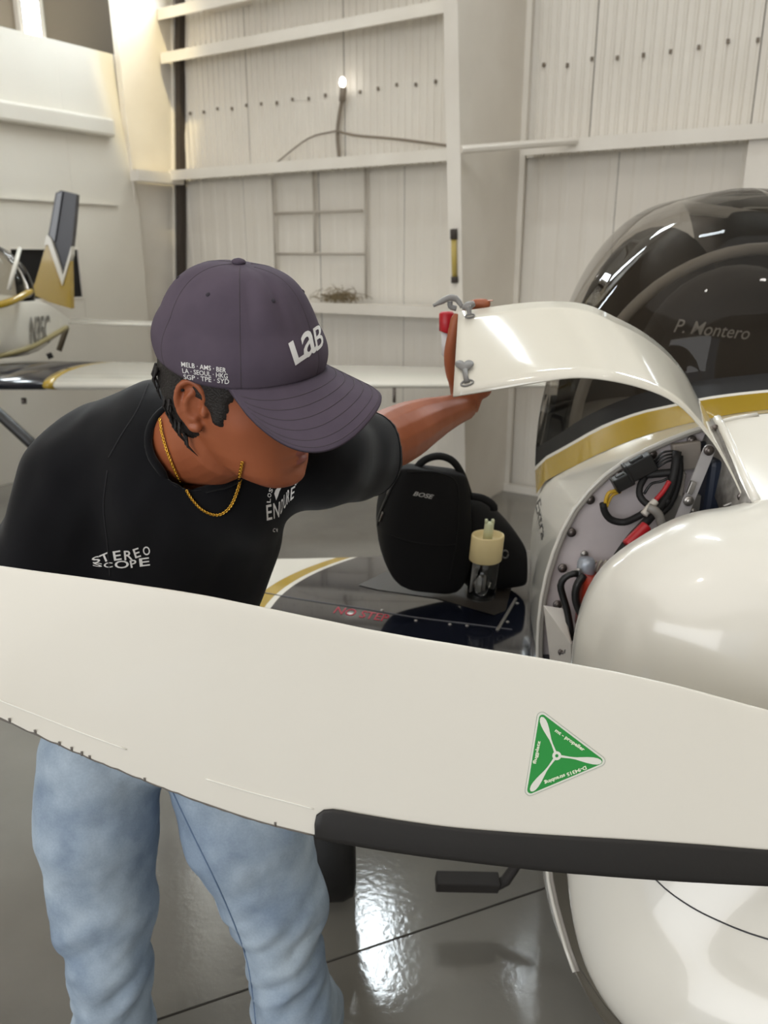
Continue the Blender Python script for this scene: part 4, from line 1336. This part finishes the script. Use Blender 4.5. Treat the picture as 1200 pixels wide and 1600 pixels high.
# ---- t-shirt
fl_ = (V((.25, -.93, -.2)), .78)
armdir = (elL - shL).normalized()
prims = [
    (P(300, 765, 1.17), P(258, 935, 1.19), .150, .142, fl_),
    (P(258, 935, 1.19), P(240, 1050, 1.21), .142, .13, fl_),
    (P(132, 748, 1.165), P(300, 742, 1.16), .078, .10),
    (P(300, 742, 1.16), P(495, 718, 1.175), .10, .072),
    (P(245, 685, 1.215), P(165, 728, 1.215), .088, .094),         # rounded upper back
    (P(120, 757, 1.15), P(76, 905, 1.12), .080, .096, None, .022),
    (P(76, 905, 1.12), P(68, 965, 1.10), .096, .094, None, .02),
    (P(497, 712, 1.17), P(575, 708, 1.345), .074, .079, None, .02),
]
hemc, hemn = P(579, 703, 1.325), (armdir + V((.25, 0, .05))).normalized()
def post(D, X, Y, Z):
    pl = (X - hemc.x) * hemn.x + (Y - hemc.y) * hemn.y + (Z - hemc.z) * hemn.z
    near_ = (X > -.06)
    D = np.where(near_, np.maximum(D, pl), D)
    # neck opening: carve round the neck
    a_, b_ = np.array(H(0, -.015, -.06)), np.array(H(0, -.028, -.085) * .55 + NB * .45)
    ba = b_ - a_
    px, py, pz = X - a_[0], Y - a_[1], Z - a_[2]
    t = np.clip((px * ba[0] + py * ba[1] + pz * ba[2]) / (ba @ ba), 0, 1)
    d = np.sqrt((px - ba[0] * t) ** 2 + (py - ba[1] * t) ** 2 + (pz - ba[2] * t) ** 2) - .064
    return np.maximum(D, -d)
vs, fs = sdf_mesh(prims, (-.66, .90, .62), (.10, 1.46, 1.62), .0065, .045, post)
mb = MB(); mb.add(vs, fs)
shirt = mb.build('t_shirt', M_SHIRT, man)
md = shirt.modifiers.new('smooth', 'SMOOTH'); md.factor = .5; md.iterations = 4
apply_mods(shirt)
shirt.data.shade_smooth()
def shirt_w(p, n):
    q = p - V((-.25, 1.1, 1.3))
    a_ = noise.noise(V((q.x * 13 + q.z * 4, q.y * 8, q.z * 3.5 + q.x * 2)))
    b_ = noise.noise(V((q.x * 24 + 5 - q.z * 9, q.y * 16, q.z * 9 + 2)))
    armhole = math.exp(-((p.x + .40) / .035) ** 2)
    s_ = .010 * a_ + .005 * b_
    # drape lines from the shoulder down the sleeve
    s_ += .005 * math.sin(q.x * 62 + 3 * math.sin(q.z * 7)) * ss(1.42, 1.25, p.z) * (.4 + .6 * noise.noise(q * 5))
    return s_
wrinkle(shirt, shirt_w)
sbv = bvh_of(shirt, bo)
tbv = bvh_of(shirt)
# collar rib
na, nb = H(0, -.015, -.06), H(0, -.028, -.085) * .55 + NB * .45
ndir = (nb - na).normalized()
n1 = ndir.orthogonal().normalized(); n2 = ndir.cross(n1)
col = []
for k in range(49):
    t = 2 * math.pi * k / 48
    loc, nor, i_, t_ = tbv.ray_cast(na - ndir * .05 + (n1 * math.cos(t) + n2 * math.sin(t)) * .0665, ndir, .3)
    if loc is not None: col.append(loc + nor * .001)
MB().tube(col, .0058, 8).build('collar', M_SHIRT, shirt)
# sleeve and shoulder seams
for pts in ([(232, 600), (215, 640), (190, 680), (170, 715)], [(168, 735), (162, 790), (168, 850), (172, 900)]):
    q = [p for p in (hit(tbv, *p, .0002) for p in spline(pts, 30)) if p]
    if len(q) > 3: MB().tube(q, .0013, 5).build('seam', mat('shirt_seam', S(26, 25, 29), .9), shirt)
ring_ = []
for k in range(33):
    t = 2 * math.pi * k / 32
    e1 = hemn.orthogonal().normalized(); e2 = hemn.cross(e1)
    o_, d_ = hemc - hemn * .012, (e1 * math.cos(t) + e2 * math.sin(t))
    loc, nor, i_, t_ = tbv.ray_cast(o_ + d_ * .2, -d_)
    if loc: ring_.append(loc + d_ * .0004)
if len(ring_) > 3: MB().tube(ring_, .0014, 6).build('hem', M_SHIRT, shirt)
# chest prints
st = MB()
def arc_text(mb, bv, s, cx, cy, rx, ry, a0, a1, h, off=.0012):
    n_ = len(s)
    for i, ch in enumerate(s):
        if ch == ' ': continue
        t0, t1 = R(a0 + (a1 - a0) * i / n_), R(a0 + (a1 - a0) * (i + .8) / n_)
        f = lambda t, q: (cx + (rx + q) * math.cos(t), cy - (ry + q) * math.sin(t))
        A, B = f(t0, 0), f(t1, 0)
        C, D = f(t1, h), f(t0, h)
        print_px(mb, bv, text_geo(ch, .02), quadmap(A, B, C, D), 0, off)
words = [('S', (146, 881), (158, 877), 10, 8), ('T', (160, 880), (174, 874), 13, 0), ('E', (179, 876), (191, 874), 15, 0), ('R', (195, 875), (208, 874), 15, 0), ('E', (212, 872), (221, 869), 15, 0), ('O', (225, 868), (236, 866), 14, 0)]
for ch, a_, b_, h_, sl in words: text_line(st, tbv, ch, a_, b_, h_, 0, .015, .0012)
words = [('S', (145, 884), (160, 886), 6), ('C', (163, 887), (177, 886), 8), ('O', (180, 888), (202, 887), 12), ('P', (205, 887), (215, 885), 12), ('E', (219, 885), (235, 883), 13)]
for ch, a_, b_, h_ in words: text_line(st, tbv, ch, a_, b_, h_, 0, .015, .0012)
st.build('chest_lettering', M_PRINT, shirt, smooth=False)
st = MB()
for ch, q in (('E', ((416, 813), (424.5, 811), (423.5, 787), (415, 789))), ('N', ((427, 810), (435.5, 807), (437, 783), (426, 786))), ('D', ((437.5, 803), (441, 798), (442.5, 776), (439, 781))),
              ('U', ((442.5, 796), (447, 790), (448, 768), (443.5, 773))), ('R', ((448, 788), (452, 783), (453, 762), (449, 766))), ('E', ((453.5, 782), (459, 777), (462, 758), (455, 762)))):
    print_px(st, tbv, text_geo(ch, .012), quadmap(*q), off=.0012)
arc_text(st, tbv, 'LOS ANGELES', 446, 785, 24, 36, 180, 45, 6)
arc_text(st, tbv, 'CA', 430, 815, 10, 10, 250, 290, 6)
flame = [(431, 781), (428, 771), (430, 765), (437, 758), (439, 762), (436, 768), (434, 774)]
print_px(st, tbv, poly_geo(flame), ident, 0, .0012)
flame = [(442, 758), (442, 750), (447, 747), (449, 753), (447, 758)]
print_px(st, tbv, poly_geo(flame), ident, 0, .0012)
flame = [(452, 757), (454, 750), (450, 747), (455, 748), (455, 754)]
print_px(st, tbv, poly_geo(flame), ident, 0, .0012)
if st.f: st.build('chest_emblem', M_PRINT, shirt, smooth=False)

# ---- necklace
cpts = [p for p in (hit(sbv, *p, .003) for p in spline([(252, 656), (256, 678), (267, 712), (282, 748), (299, 777), (318, 796), (340, 803), (357, 793), (369, 768), (376, 742), (380, 720)], 110)) if p]
mb = MB()
for i in range(0, len(cpts) - 1):
    a_, b_ = cpts[i], cpts[i + 1]
    d_ = (b_ - a_)
    L = d_.length
    if L < 1e-5 or L > .03: continue
    d_ /= L
    u_ = d_.cross(V((0, -1, 0))).normalized(); v_ = d_.cross(u_)
    if i % 2: u_, v_ = (u_ + v_).normalized(), (v_ - u_).normalized()
    c = (a_ + b_) / 2
    rr_ = [c + d_ * math.cos(t) * L * .8 + u_ * math.sin(t) * .0017 for t in [2 * math.pi * k / 8 for k in range(9)]]
    mb.tube(rr_, .0008, 4)
mb.build('necklace', M_CHAIN, man)['kind'] = 'stuff'

# ---- jeans
jp = [
    (P(158, 1185, 1.19), P(150, 1290, 1.17), .106, .101), (P(152, 1290, 1.17), P(162, 1400, 1.15), .103, .088), (P(162, 1400, 1.15), P(172, 1500, 1.13), .088, .074), (P(172, 1500, 1.13), P(178, 1600, 1.14), .074, .070),
    (P(178, 1600, 1.14), V((anR.x, anR.y, .12)), .070, .072, None, .02),
    (P(350, 1195, 1.22), P(388, 1290, 1.20), .104, .111), (P(386, 1290, 1.20), P(428, 1400, 1.18), .112, .091), (P(428, 1400, 1.18), P(444, 1495, 1.16), .091, .070), (P(444, 1495, 1.16), P(458, 1575, 1.165), .070, .074),
    (P(458, 1575, 1.165), V((anL.x, anL.y, .12)), .074, .074, None, .02),
    (P(240, 1060, 1.21), P(250, 1112, 1.205), .13, .125, (V((.1, 1, 0)), .85)),
]
vs, fs = sdf_mesh(jp, (-.62, .92, .03), (.12, 1.45, 1.06), .008, .018)
mb = MB(); mb.add(vs, fs)
def denim():
    m = mat('light_denim', S(150, 168, 188), .85, spec=.2)
    nt = m.node_tree; b = nt.nodes['Principled BSDF']; tc = nt.nodes.new('ShaderNodeTexCoord')
    def nz(sc, lo, hi, c0, c1, prev=None):
        n = nt.nodes.new('ShaderNodeTexNoise'); n.inputs['Scale'].default_value = sc; n.inputs['Detail'].default_value = 4
        nt.links.new(tc.outputs['Object'], n.inputs['Vector'])
        r = nt.nodes.new('ShaderNodeValToRGB'); e = r.color_ramp.elements
        e[0].position, e[1].position, e[0].color, e[1].color = lo, hi, c0, c1
        nt.links.new(n.outputs['Fac'], r.inputs['Fac'])
        if prev is None: return r.outputs[0]
        mx = nt.nodes.new('ShaderNodeMix'); mx.data_type = 'RGBA'; mx.blend_type = 'MULTIPLY'; mx.inputs['Factor'].default_value = 1
        nt.links.new(prev, mx.inputs['A']); nt.links.new(r.outputs[0], mx.inputs['B'])
        return mx.outputs['Result']
    c = nz(7, .38, .64, S(150, 167, 186), S(184, 199, 212))
    c = nz(15, .30, .60, S(222, 225, 230), (1, 1, 1, 1), c)
    c = nz(260, .3, .7, (.88, .88, .9, 1), (1, 1, 1, 1), c)
    nt.links.new(c, b.inputs['Base Color'])
    n2 = nt.nodes.new('ShaderNodeTexNoise'); n2.inputs['Scale'].default_value = 700
    bp = nt.nodes.new('ShaderNodeBump'); bp.inputs['Strength'].default_value = .3; bp.inputs['Distance'].default_value = .0008
    nt.links.new(tc.outputs['Object'], n2.inputs['Vector']); nt.links.new(n2.outputs['Fac'], bp.inputs['Height']); nt.links.new(bp.outputs['Normal'], b.inputs['Normal'])
    return m
jeans = mb.build('jeans', denim(), man)
md = jeans.modifiers.new('smooth', 'SMOOTH'); md.factor = .5; md.iterations = 3
md = jeans.modifiers.new('sub', 'SUBSURF'); md.levels = 1
apply_mods(jeans)
jeans.data.shade_smooth()
def jean_w(p, n):
    kz = math.exp(-((p.z - .40) / .14) ** 2)
    q = V((p.x * 10, p.y * 10, p.z * 12 + p.x * 9))
    a_ = noise.noise(q + V((3, 1, 7)))
    q2 = V((p.x * 13, p.y * 13, p.z * 24 - p.x * 16))
    b_ = noise.noise(q2)
    low_ = ss(.55, .25, p.z)
    return .006 * a_ + (.002 + .0075 * kz + .004 * low_) * b_ + .0012 * noise.noise(p * 40)
wrinkle(jeans, jean_w)
jb = bvh_of(jeans)
for pts in ([(268, 1232), (300, 1300), (335, 1372), (365, 1440), (386, 1500), (396, 1560), (400, 1600)],):
    q = [p for p in (hit(jb, *p, .0004) for p in spline(pts, 50)) if p]
    if len(q) > 3: MB().tube(q, .0014, 5).build('seam', mat('denim_seam', S(98, 118, 146), .9), jeans)
# shoes
for a_ in (anR, anL):
    mb = MB()
    rings = []
    for y, wd, hgt in ((.075, .030, .075), (.05, .037, .095), (0, .038, .10), (-.05, .041, .075), (-.10, .046, .062), (-.15, .045, .052), (-.185, .032, .04), (-.2, .012, .03)):
        rings.append([V((a_.x + wd * math.cos(t), a_.y + y, max(.022, .022 + hgt * .5 + hgt * .55 * math.sin(t)))) for t in [2 * math.pi * k / 18 for k in range(18)]])
    sh = mb.loft(rings).build('shoe', mat('shoe_white', S(214, 210, 204), .6), man)
    mb = MB()
    out = [(.082, .030), (.06, .040), (0, .042), (-.05, .044), (-.10, .050), (-.15, .049), (-.19, .036), (-.208, .012)]
    loop = [(w_, y) for y, w_ in out] + [(-w_, y) for y, w_ in reversed(out)]
    mb.loft([[V((a_.x + x, a_.y + y, z)) for x, y in loop] for z in (.0, .026)])
    mb.build('sole', M_STW, sh, smooth=False)

# red-capped pale tube held by the thumb beside the panel
c0, c1, c2, c3 = P(697, 558, 1.555), P(697, 520, 1.555), P(698, 517, 1.555), P(698, 487, 1.555)
tt = thing('marker_tube', 'small red-capped pale tube held upright by the raised hand beside the white panel', 'tube', c0)
MB().tube([c0, c0 + (c1 - c0) * .1, c1], [.004, .0085, .0095], 12).build('barrel', mat('pale_plastic', S(206, 204, 204), .35), tt)
MB().tube([c1, c2, c2 + (c3 - c2) * .9, c3], [.0135, .0145, .0145, .011], 14).build('cap', mat('red_plastic', S(176, 14, 30), .4), tt)
# ------------------------------------------------------------------ bag and fuel tester on the wing
def wing_z(px, py):
    p = hit(wbv, px, py, 0.0); return p
bz = .86
bag = thing('sling_bag', 'black fabric sling bag with top loop handle standing on the dark wing', 'bag', PZ(662, 922, bz))
M_BAG = mat('black_nylon', S(17, 16, 17), .75, bump=(500, .2, .0008), spec=.25)
M_BAG2 = mat('black_webbing', S(23, 22, 22), .8, bump=(800, .4, .0006), spec=.25)
YB = 1.70
def ringbag(z_t, l, r, y, dep, n=28):
    """rounded-rectangle ring: l, r pixel columns of the outline at pixel row y"""
    a_, b_ = P(l, y, YB), P(r, y + (r - l) * .10, YB + .03)
    c = (a_ + b_) / 2; hx = (b_ - a_) / 2; hy = V((-hx.y, hx.x, 0)).normalized() * dep
    out = []
    for k in range(n):
        t = 2 * math.pi * k / n
        cs, sn = math.cos(t), math.sin(t)
        e = .55
        out.append(c + hx * math.copysign(abs(cs) ** e, cs) + V((0, dep, 0)) + hy * math.copysign(abs(sn) ** e, sn))
    return out
prof = [(931, 640, 694, .03), (928, 618, 716, .055), (912, 606, 728, .068), (885, 594, 736, .078), (850, 588, 739, .082), (815, 588, 738, .082), (780, 596, 737, .078), (762, 604, 735, .072), (748, 611, 731, .064), (741, 620, 727, .05), (739, 640, 714, .02)]
MB().loft([ringbag(0, l - 0, r, y - 6, d * .87) for y, l, r, d in prof]).build('bag_body', M_BAG, bag, subsurf=1)
bagb = bvh_of(bpy.data.objects['bag_body'])
MB().tube(pxs([(648, 737, YB + .05), (657, 724, YB + .05), (672, 715, YB + .055), (690, 713, YB + .06), (708, 721, YB + .065), (722, 742, YB + .07), (732, 770, YB + .075)], 24), .0085, 8).build('top_handle', M_BAG2, bag)
q = [p for p in (hit(bagb, *p, .001) for p in spline([(626, 735), (622, 742), (606, 775), (594, 805), (591, 820)], 24)) if p]
if len(q) > 3: MB().tube(q, .0035, 6).build('zipper', M_BLACK, bag)
for pts in ([(618, 742), (611, 760), (607, 772)], [(600, 800), (595, 815)]):
    q = [p for p in (hit(bagb, *p, .003) for p in spline(pts, 8)) if p]
    if len(q) > 2: MB().tube(q, .0028, 6).build('zip_pull', mat('gunmetal', S(110, 108, 104), .3, metal=.8), bag)
for pts in ([(636, 737), (680, 738), (712, 752), (716, 800), (712, 850), (702, 905)], [(606, 835), (640, 846), (690, 852), (712, 850)]):
    q = [p for p in (hit(bagb, *p, .0005) for p in spline(pts, 40)) if p]
    if len(q) > 3: MB().tube(q, .0016, 5).build('piping', M_BAG2, bag)
st = MB()
text_line(st, bagb, 'BOSE', (645, 774), (677, 780), 7, 0, .02, .0012, .35)
if st.f: st.build('badge_lettering', mat('badge_silver', S(176, 174, 170), .4), bag, smooth=False)
# padded shoulder strap bunched behind the bag
mb = MB()
rows_ = []
for (x, yt, yb, Y, d) in ((722, 775, 918, 1.82, .05), (740, 772, 918, 1.83, .06), (760, 782, 918, 1.84, .065), (780, 800, 917, 1.84, .06), (800, 822, 916, 1.83, .05), (816, 846, 914, 1.81, .035), (823, 858, 912, 1.79, .02)):
    a_, b_ = P(x, yt, Y), P(x, yb, Y)
    c = (a_ + b_) / 2; hz = (a_ - b_) / 2
    rows_.append([c + V((0, d * math.copysign(abs(math.sin(t)) ** .8, math.sin(t)), 0)) + hz * math.copysign(abs(math.cos(t)) ** .7, math.cos(t)) for t in [2 * math.pi * k / 20 for k in range(20)]])
mb.loft(rows_).build('shoulder_strap', M_BAG2, bag, subsurf=1)
MB().tube(pxs([(735, 775, 1.77), (755, 779, 1.77), (771, 790, 1.77), (772, 797, 1.77)], 10), .009, 8).build('strap_fold', M_BAG, bag)
rr_ = [P(789 + 5 * math.cos(t), 866 + 6 * math.sin(t), 1.75) for t in [2 * math.pi * k / 14 for k in range(15)]]
MB().tube(rr_, .0022, 6).build('strap_ring', mat('gunmetal', S(110, 108, 104), .3, metal=.8), bag)

jar = thing('fuel_tester', 'clear fuel sampling cup with cream lid standing beside the black bag', 'cup', PZ(753, 934, .79))
jb0 = P(751, 934, 1.66); jt = P(763, 832, 1.66); jx = V((1, 0, 0))
zdir = (jt - jb0).normalized()
def jr(t, r_):
    r_ *= .89
    c = jb0 + (jt - jb0) * t
    xd = jx; yd = zdir.cross(xd).normalized()
    return [c + (xd * math.cos(k) + yd * math.sin(k)) * r_ for k in [2 * math.pi * q / 28 for q in range(28)]]
PXM = 1250 / (1.66 / .92)
def glass():
    m = bpy.data.materials.new('clear_plastic'); m.use_nodes = True
    nt = m.node_tree; nt.nodes.clear(); out = nt.nodes.new('ShaderNodeOutputMaterial')
    tr = nt.nodes.new('ShaderNodeBsdfTransparent'); tr.inputs[0].default_value = (.86, .86, .85, 1)
    gl = nt.nodes.new('ShaderNodeBsdfGlossy'); gl.inputs['Roughness'].default_value = .05
    fr = nt.nodes.new('ShaderNodeFresnel'); fr.inputs[0].default_value = 1.5
    mx = nt.nodes.new('ShaderNodeMixShader')
    nt.links.new(fr.outputs[0], mx.inputs[0]); nt.links.new(tr.outputs[0], mx.inputs[1]); nt.links.new(gl.outputs[0], mx.inputs[2]); nt.links.new(mx.outputs[0], out.inputs[0])
    return m
M_CREAM = mat('cream_plastic', S(222, 202, 150), .45)
MB().grid([jr(0.0, .027), jr(.03, .0355), jr(.3, .0345), jr(.62, .035)], close_u=True).build('cup', glass(), jar, solid=.002)
MB().loft([jr(.0, .024), jr(.015, .034), jr(.035, .034)]).build('cup_base', mat('smoky_base', S(128, 124, 118), .2), jar)
mb = MB(); mb.loft([jr(.58, .036), jr(.60, .0405), jr(.95, .0405), jr(.97, .0395), jr(.97, .0355), jr(.90, .035)])
mb.build('lid', M_CREAM, jar)
mb = MB(); mb.loft([jr(.90, .012), jr(1.13, .0115), jr(1.15, .010)])
mb.box(jb0 + (jt - jb0) * 1.165 + jx * .007, jx * .0028, V((0, .006, 0)), zdir * .004); mb.box(jb0 + (jt - jb0) * 1.165 - jx * .007, jx * .0028, V((0, .006, 0)), zdir * .004)
mb.build('spigot', mat('pale_green_plastic', S(206, 208, 172), .4), jar)
mb = MB(); c0_, c1_ = jb0 + (jt - jb0) * .12, jb0 + (jt - jb0) * .58
mb.box((c0_ + c1_) / 2 + V((-.016, -.012, 0)), jx * .011, V((.002, .002, 0)), (c1_ - c0_) * .5)
mb.build('inner_card', mat('pale_card', S(168, 164, 158), .6), jar, smooth=False)
MB().tube([c0_ + V((.004, 0, 0)), c1_ + V((.004, 0, 0))], .004, 8).build('inner_tube', mat('clear_tube', S(150, 146, 140), .2), jar)

# ------------------------------------------------------------------ second aeroplane at the back
far_ = thing('airplane', 'white navy and gold aeroplane parked beyond the man by the far wall', 'airplane', (-1.75, 4.4, 0))
M_WH2 = mat('far_white', S(220, 216, 205), .25, coat=.4)
# wing right across behind the man
rings = []
for px, Y, th, ch in ((-260, 4.05, .215, 1.05), (66, 4.12, .21, .98), (80, 4.12, .21, .98), (83, 4.12, .21, .98), (500, 4.25, .15, .85), (860, 4.35, .115, .7), (885, 4.40, .07, .5)):
    q = P(px, 603, Y)
    rings.append(airfoil(q.x, Y, Y + ch, q.z, th))
xs_ = [r_[0].x for r_ in rings]
MB().loft(rings[:2]).build('wing_root', mat('far_navy', S(22, 25, 36), .15, coat=.6), far_)
MB().loft([rings[1], rings[2]]).build('wing_band', M_GOLD, far_)
MB().loft([rings[3]] + rings[4:]).build('wing', M_WH2, far_)
# underside flap line and pitot
pz = P(616, 603, 4.3); MB().tube([pz + V((0, 0, -.01)), pz + V((0, 0, -.09))], .009, 6).build('aileron_hinge', M_BOLT, far_)
pz = P(37, 622, 4.3); MB().tube([pz, pz + V((0, 0, -.03))], .014, 6).build('inspection_cap', M_BOLT, far_)
# fuselage: loft along the body axis
fs_ = []
for cx, cy, Y, hpx, hy in ((-160, 512, 4.45, 54, .30), (-100, 511, 4.6, 54, .31), (-40, 509, 4.75, 53, .31), (0, 510, 4.87, 51, .29), (40, 510, 5.05, 48, .24), (62, 507, 5.2, 38, .19), (80, 503, 5.35, 26, .13), (98, 503, 5.55, 13, .06), (107, 503, 5.65, 5, .03)):
    c = P(cx, cy, Y); hz = (P(cx, cy - hpx, Y) - c).z
    fs_.append([c + V((0, -hy * math.cos(t), hz * math.sin(t))) for t in [2 * math.pi * k / 24 for k in range(24)]])
fo = MB().loft(fs_).build('fuselage', M_WH2, far_, subsurf=1)
fb2 = bvh_of(fo)
q = [p for p in (hit(fb2, *p, .004) for p in spline([(-5, 556), (40, 545), (75, 528), (103, 512)], 20)) if p]
if len(q) > 3: MB().tube(q, .018, 6).build('belly_stripe', mat('far_gold_grey', S(150, 138, 96), .4), far_)
st = MB()
print_px(st, fb2, text_geo('N35C', .02), quadmap((46, 540), (77, 536), (76, 492), (46, 495)), off=.008)
if st.f: st.build('registration_lettering', mat('far_lettering', S(110, 106, 98), .5), far_, smooth=False)
c = P(10, 440, 4.55)
mb = MB(); mb.ell(P(-20, 462, 4.86), V((.275, 0, 0)), V((.0, .17, 0)), V((0, 0, .30)), 28, 16)
for v_ in mb.v: v_.z = max(v_.z, P(-20, 470, 4.86).z)
m2 = canopy.data.materials[0].copy(); m2.name = 'pale_smoked_acrylic'
m2.node_tree.nodes['Transparent BSDF'].inputs[0].default_value = (.74, .72, .68, 1)
mb.build('canopy', m2, far_)
pp = [P(-40, 478, 4.58), P(-5, 477, 4.60), P(20, 470, 4.66), P(48, 455, 4.85)]
MB().tube(vsp(pp, 16), .02, 8).build('canopy_rail', M_GOLD, far_)
MB().tube([P(14, 452, 4.62), P(20, 428, 4.62), P(31, 388, 4.75)], .012, 6).build('canopy_strut', M_WH2, far_)
# fin and rudder
def slab(name, pts, m, Y=5.75, th=.03, dY=.0):
    f0 = [P(x, y, Y + dY * (y - 400) / 100) for x, y in pts]
    n_ = V((1, -.25, 0)).normalized() * th
    cen = sum(f0, V()) / len(f0)
    mb = MB(); n = len(f0)
    off_ = V((0, -th, 0))
    mb.add([p + off_ for p in f0] + [p - off_ for p in f0], [tuple(range(n)), tuple(range(2 * n - 1, n - 1, -1))] + [(i, (i + 1) % n, n + (i + 1) % n, n + i) for i in range(n)])
    return mb.build(name, m, far_, smooth=False)
slab('fin', [(50, 458), (58, 440), (74, 384), (79, 376), (100, 440), (112, 398), (114, 482), (80, 472)], M_GOLD, 5.8, .03)
slab('fin_edge', [(72, 384), (76, 366), (82, 372), (101, 430), (114, 385), (114, 398), (100, 446), (78, 382)], M_WH2, 5.79, .034)
slab('rudder', [(78, 368), (90, 302), (98, 298), (122, 304), (118, 350), (114, 388), (101, 434), (84, 376)], mat('far_charcoal', S(66, 66, 72), .35), 5.82, .032)
slab('rudder', [(78, 368), (90, 302), (98, 300), (92, 340), (86, 378)], mat('far_navy', S(22, 25, 36), .2), 5.78, .01)
# tailplane and tail strut
q0, q1 = P(104, 503, 5.8), P(262, 508, 5.65)
MB().loft([airfoil(q0.x, q0.y - .1, q0.y + .32, q0.z, .055), airfoil(q1.x, q1.y - .06, q1.y + .26, q1.z, .045)]).build('tailplane', M_WH2, far_)
MB().tube([P(104, 512, 5.7), P(98, 530, 5.72), P(92, 548, 5.7)], .02, 8).build('tail_strut', mat('tail_brown', S(96, 86, 70), .5), far_)
MB().tube([P(76, 552, 5.4), P(80, 560, 5.4)], .02, 8).build('tail_wheel', M_BLACK, far_)
# main gear leg and wheel under the wing
MB().tube([P(-60, 600, 4.0), P(0, 648, 3.95), P(46, 690, 3.9), P(70, 712, 3.9)], .028, 8).build('gear_leg', M_BLACK, far_)
gw = P(80, 730, 3.9); gw.z = .17
MB().tube([V((gw.x, gw.y, .5)), V((gw.x + .05, gw.y, .2))], .025, 8).build('gear_leg', M_BLACK, far_)
MB().tube([gw - V((.05, 0, 0)), gw + V((.05, 0, 0))], .17, 24).build('tyre', mat('tyre_black', S(26, 25, 25), .6), far_)
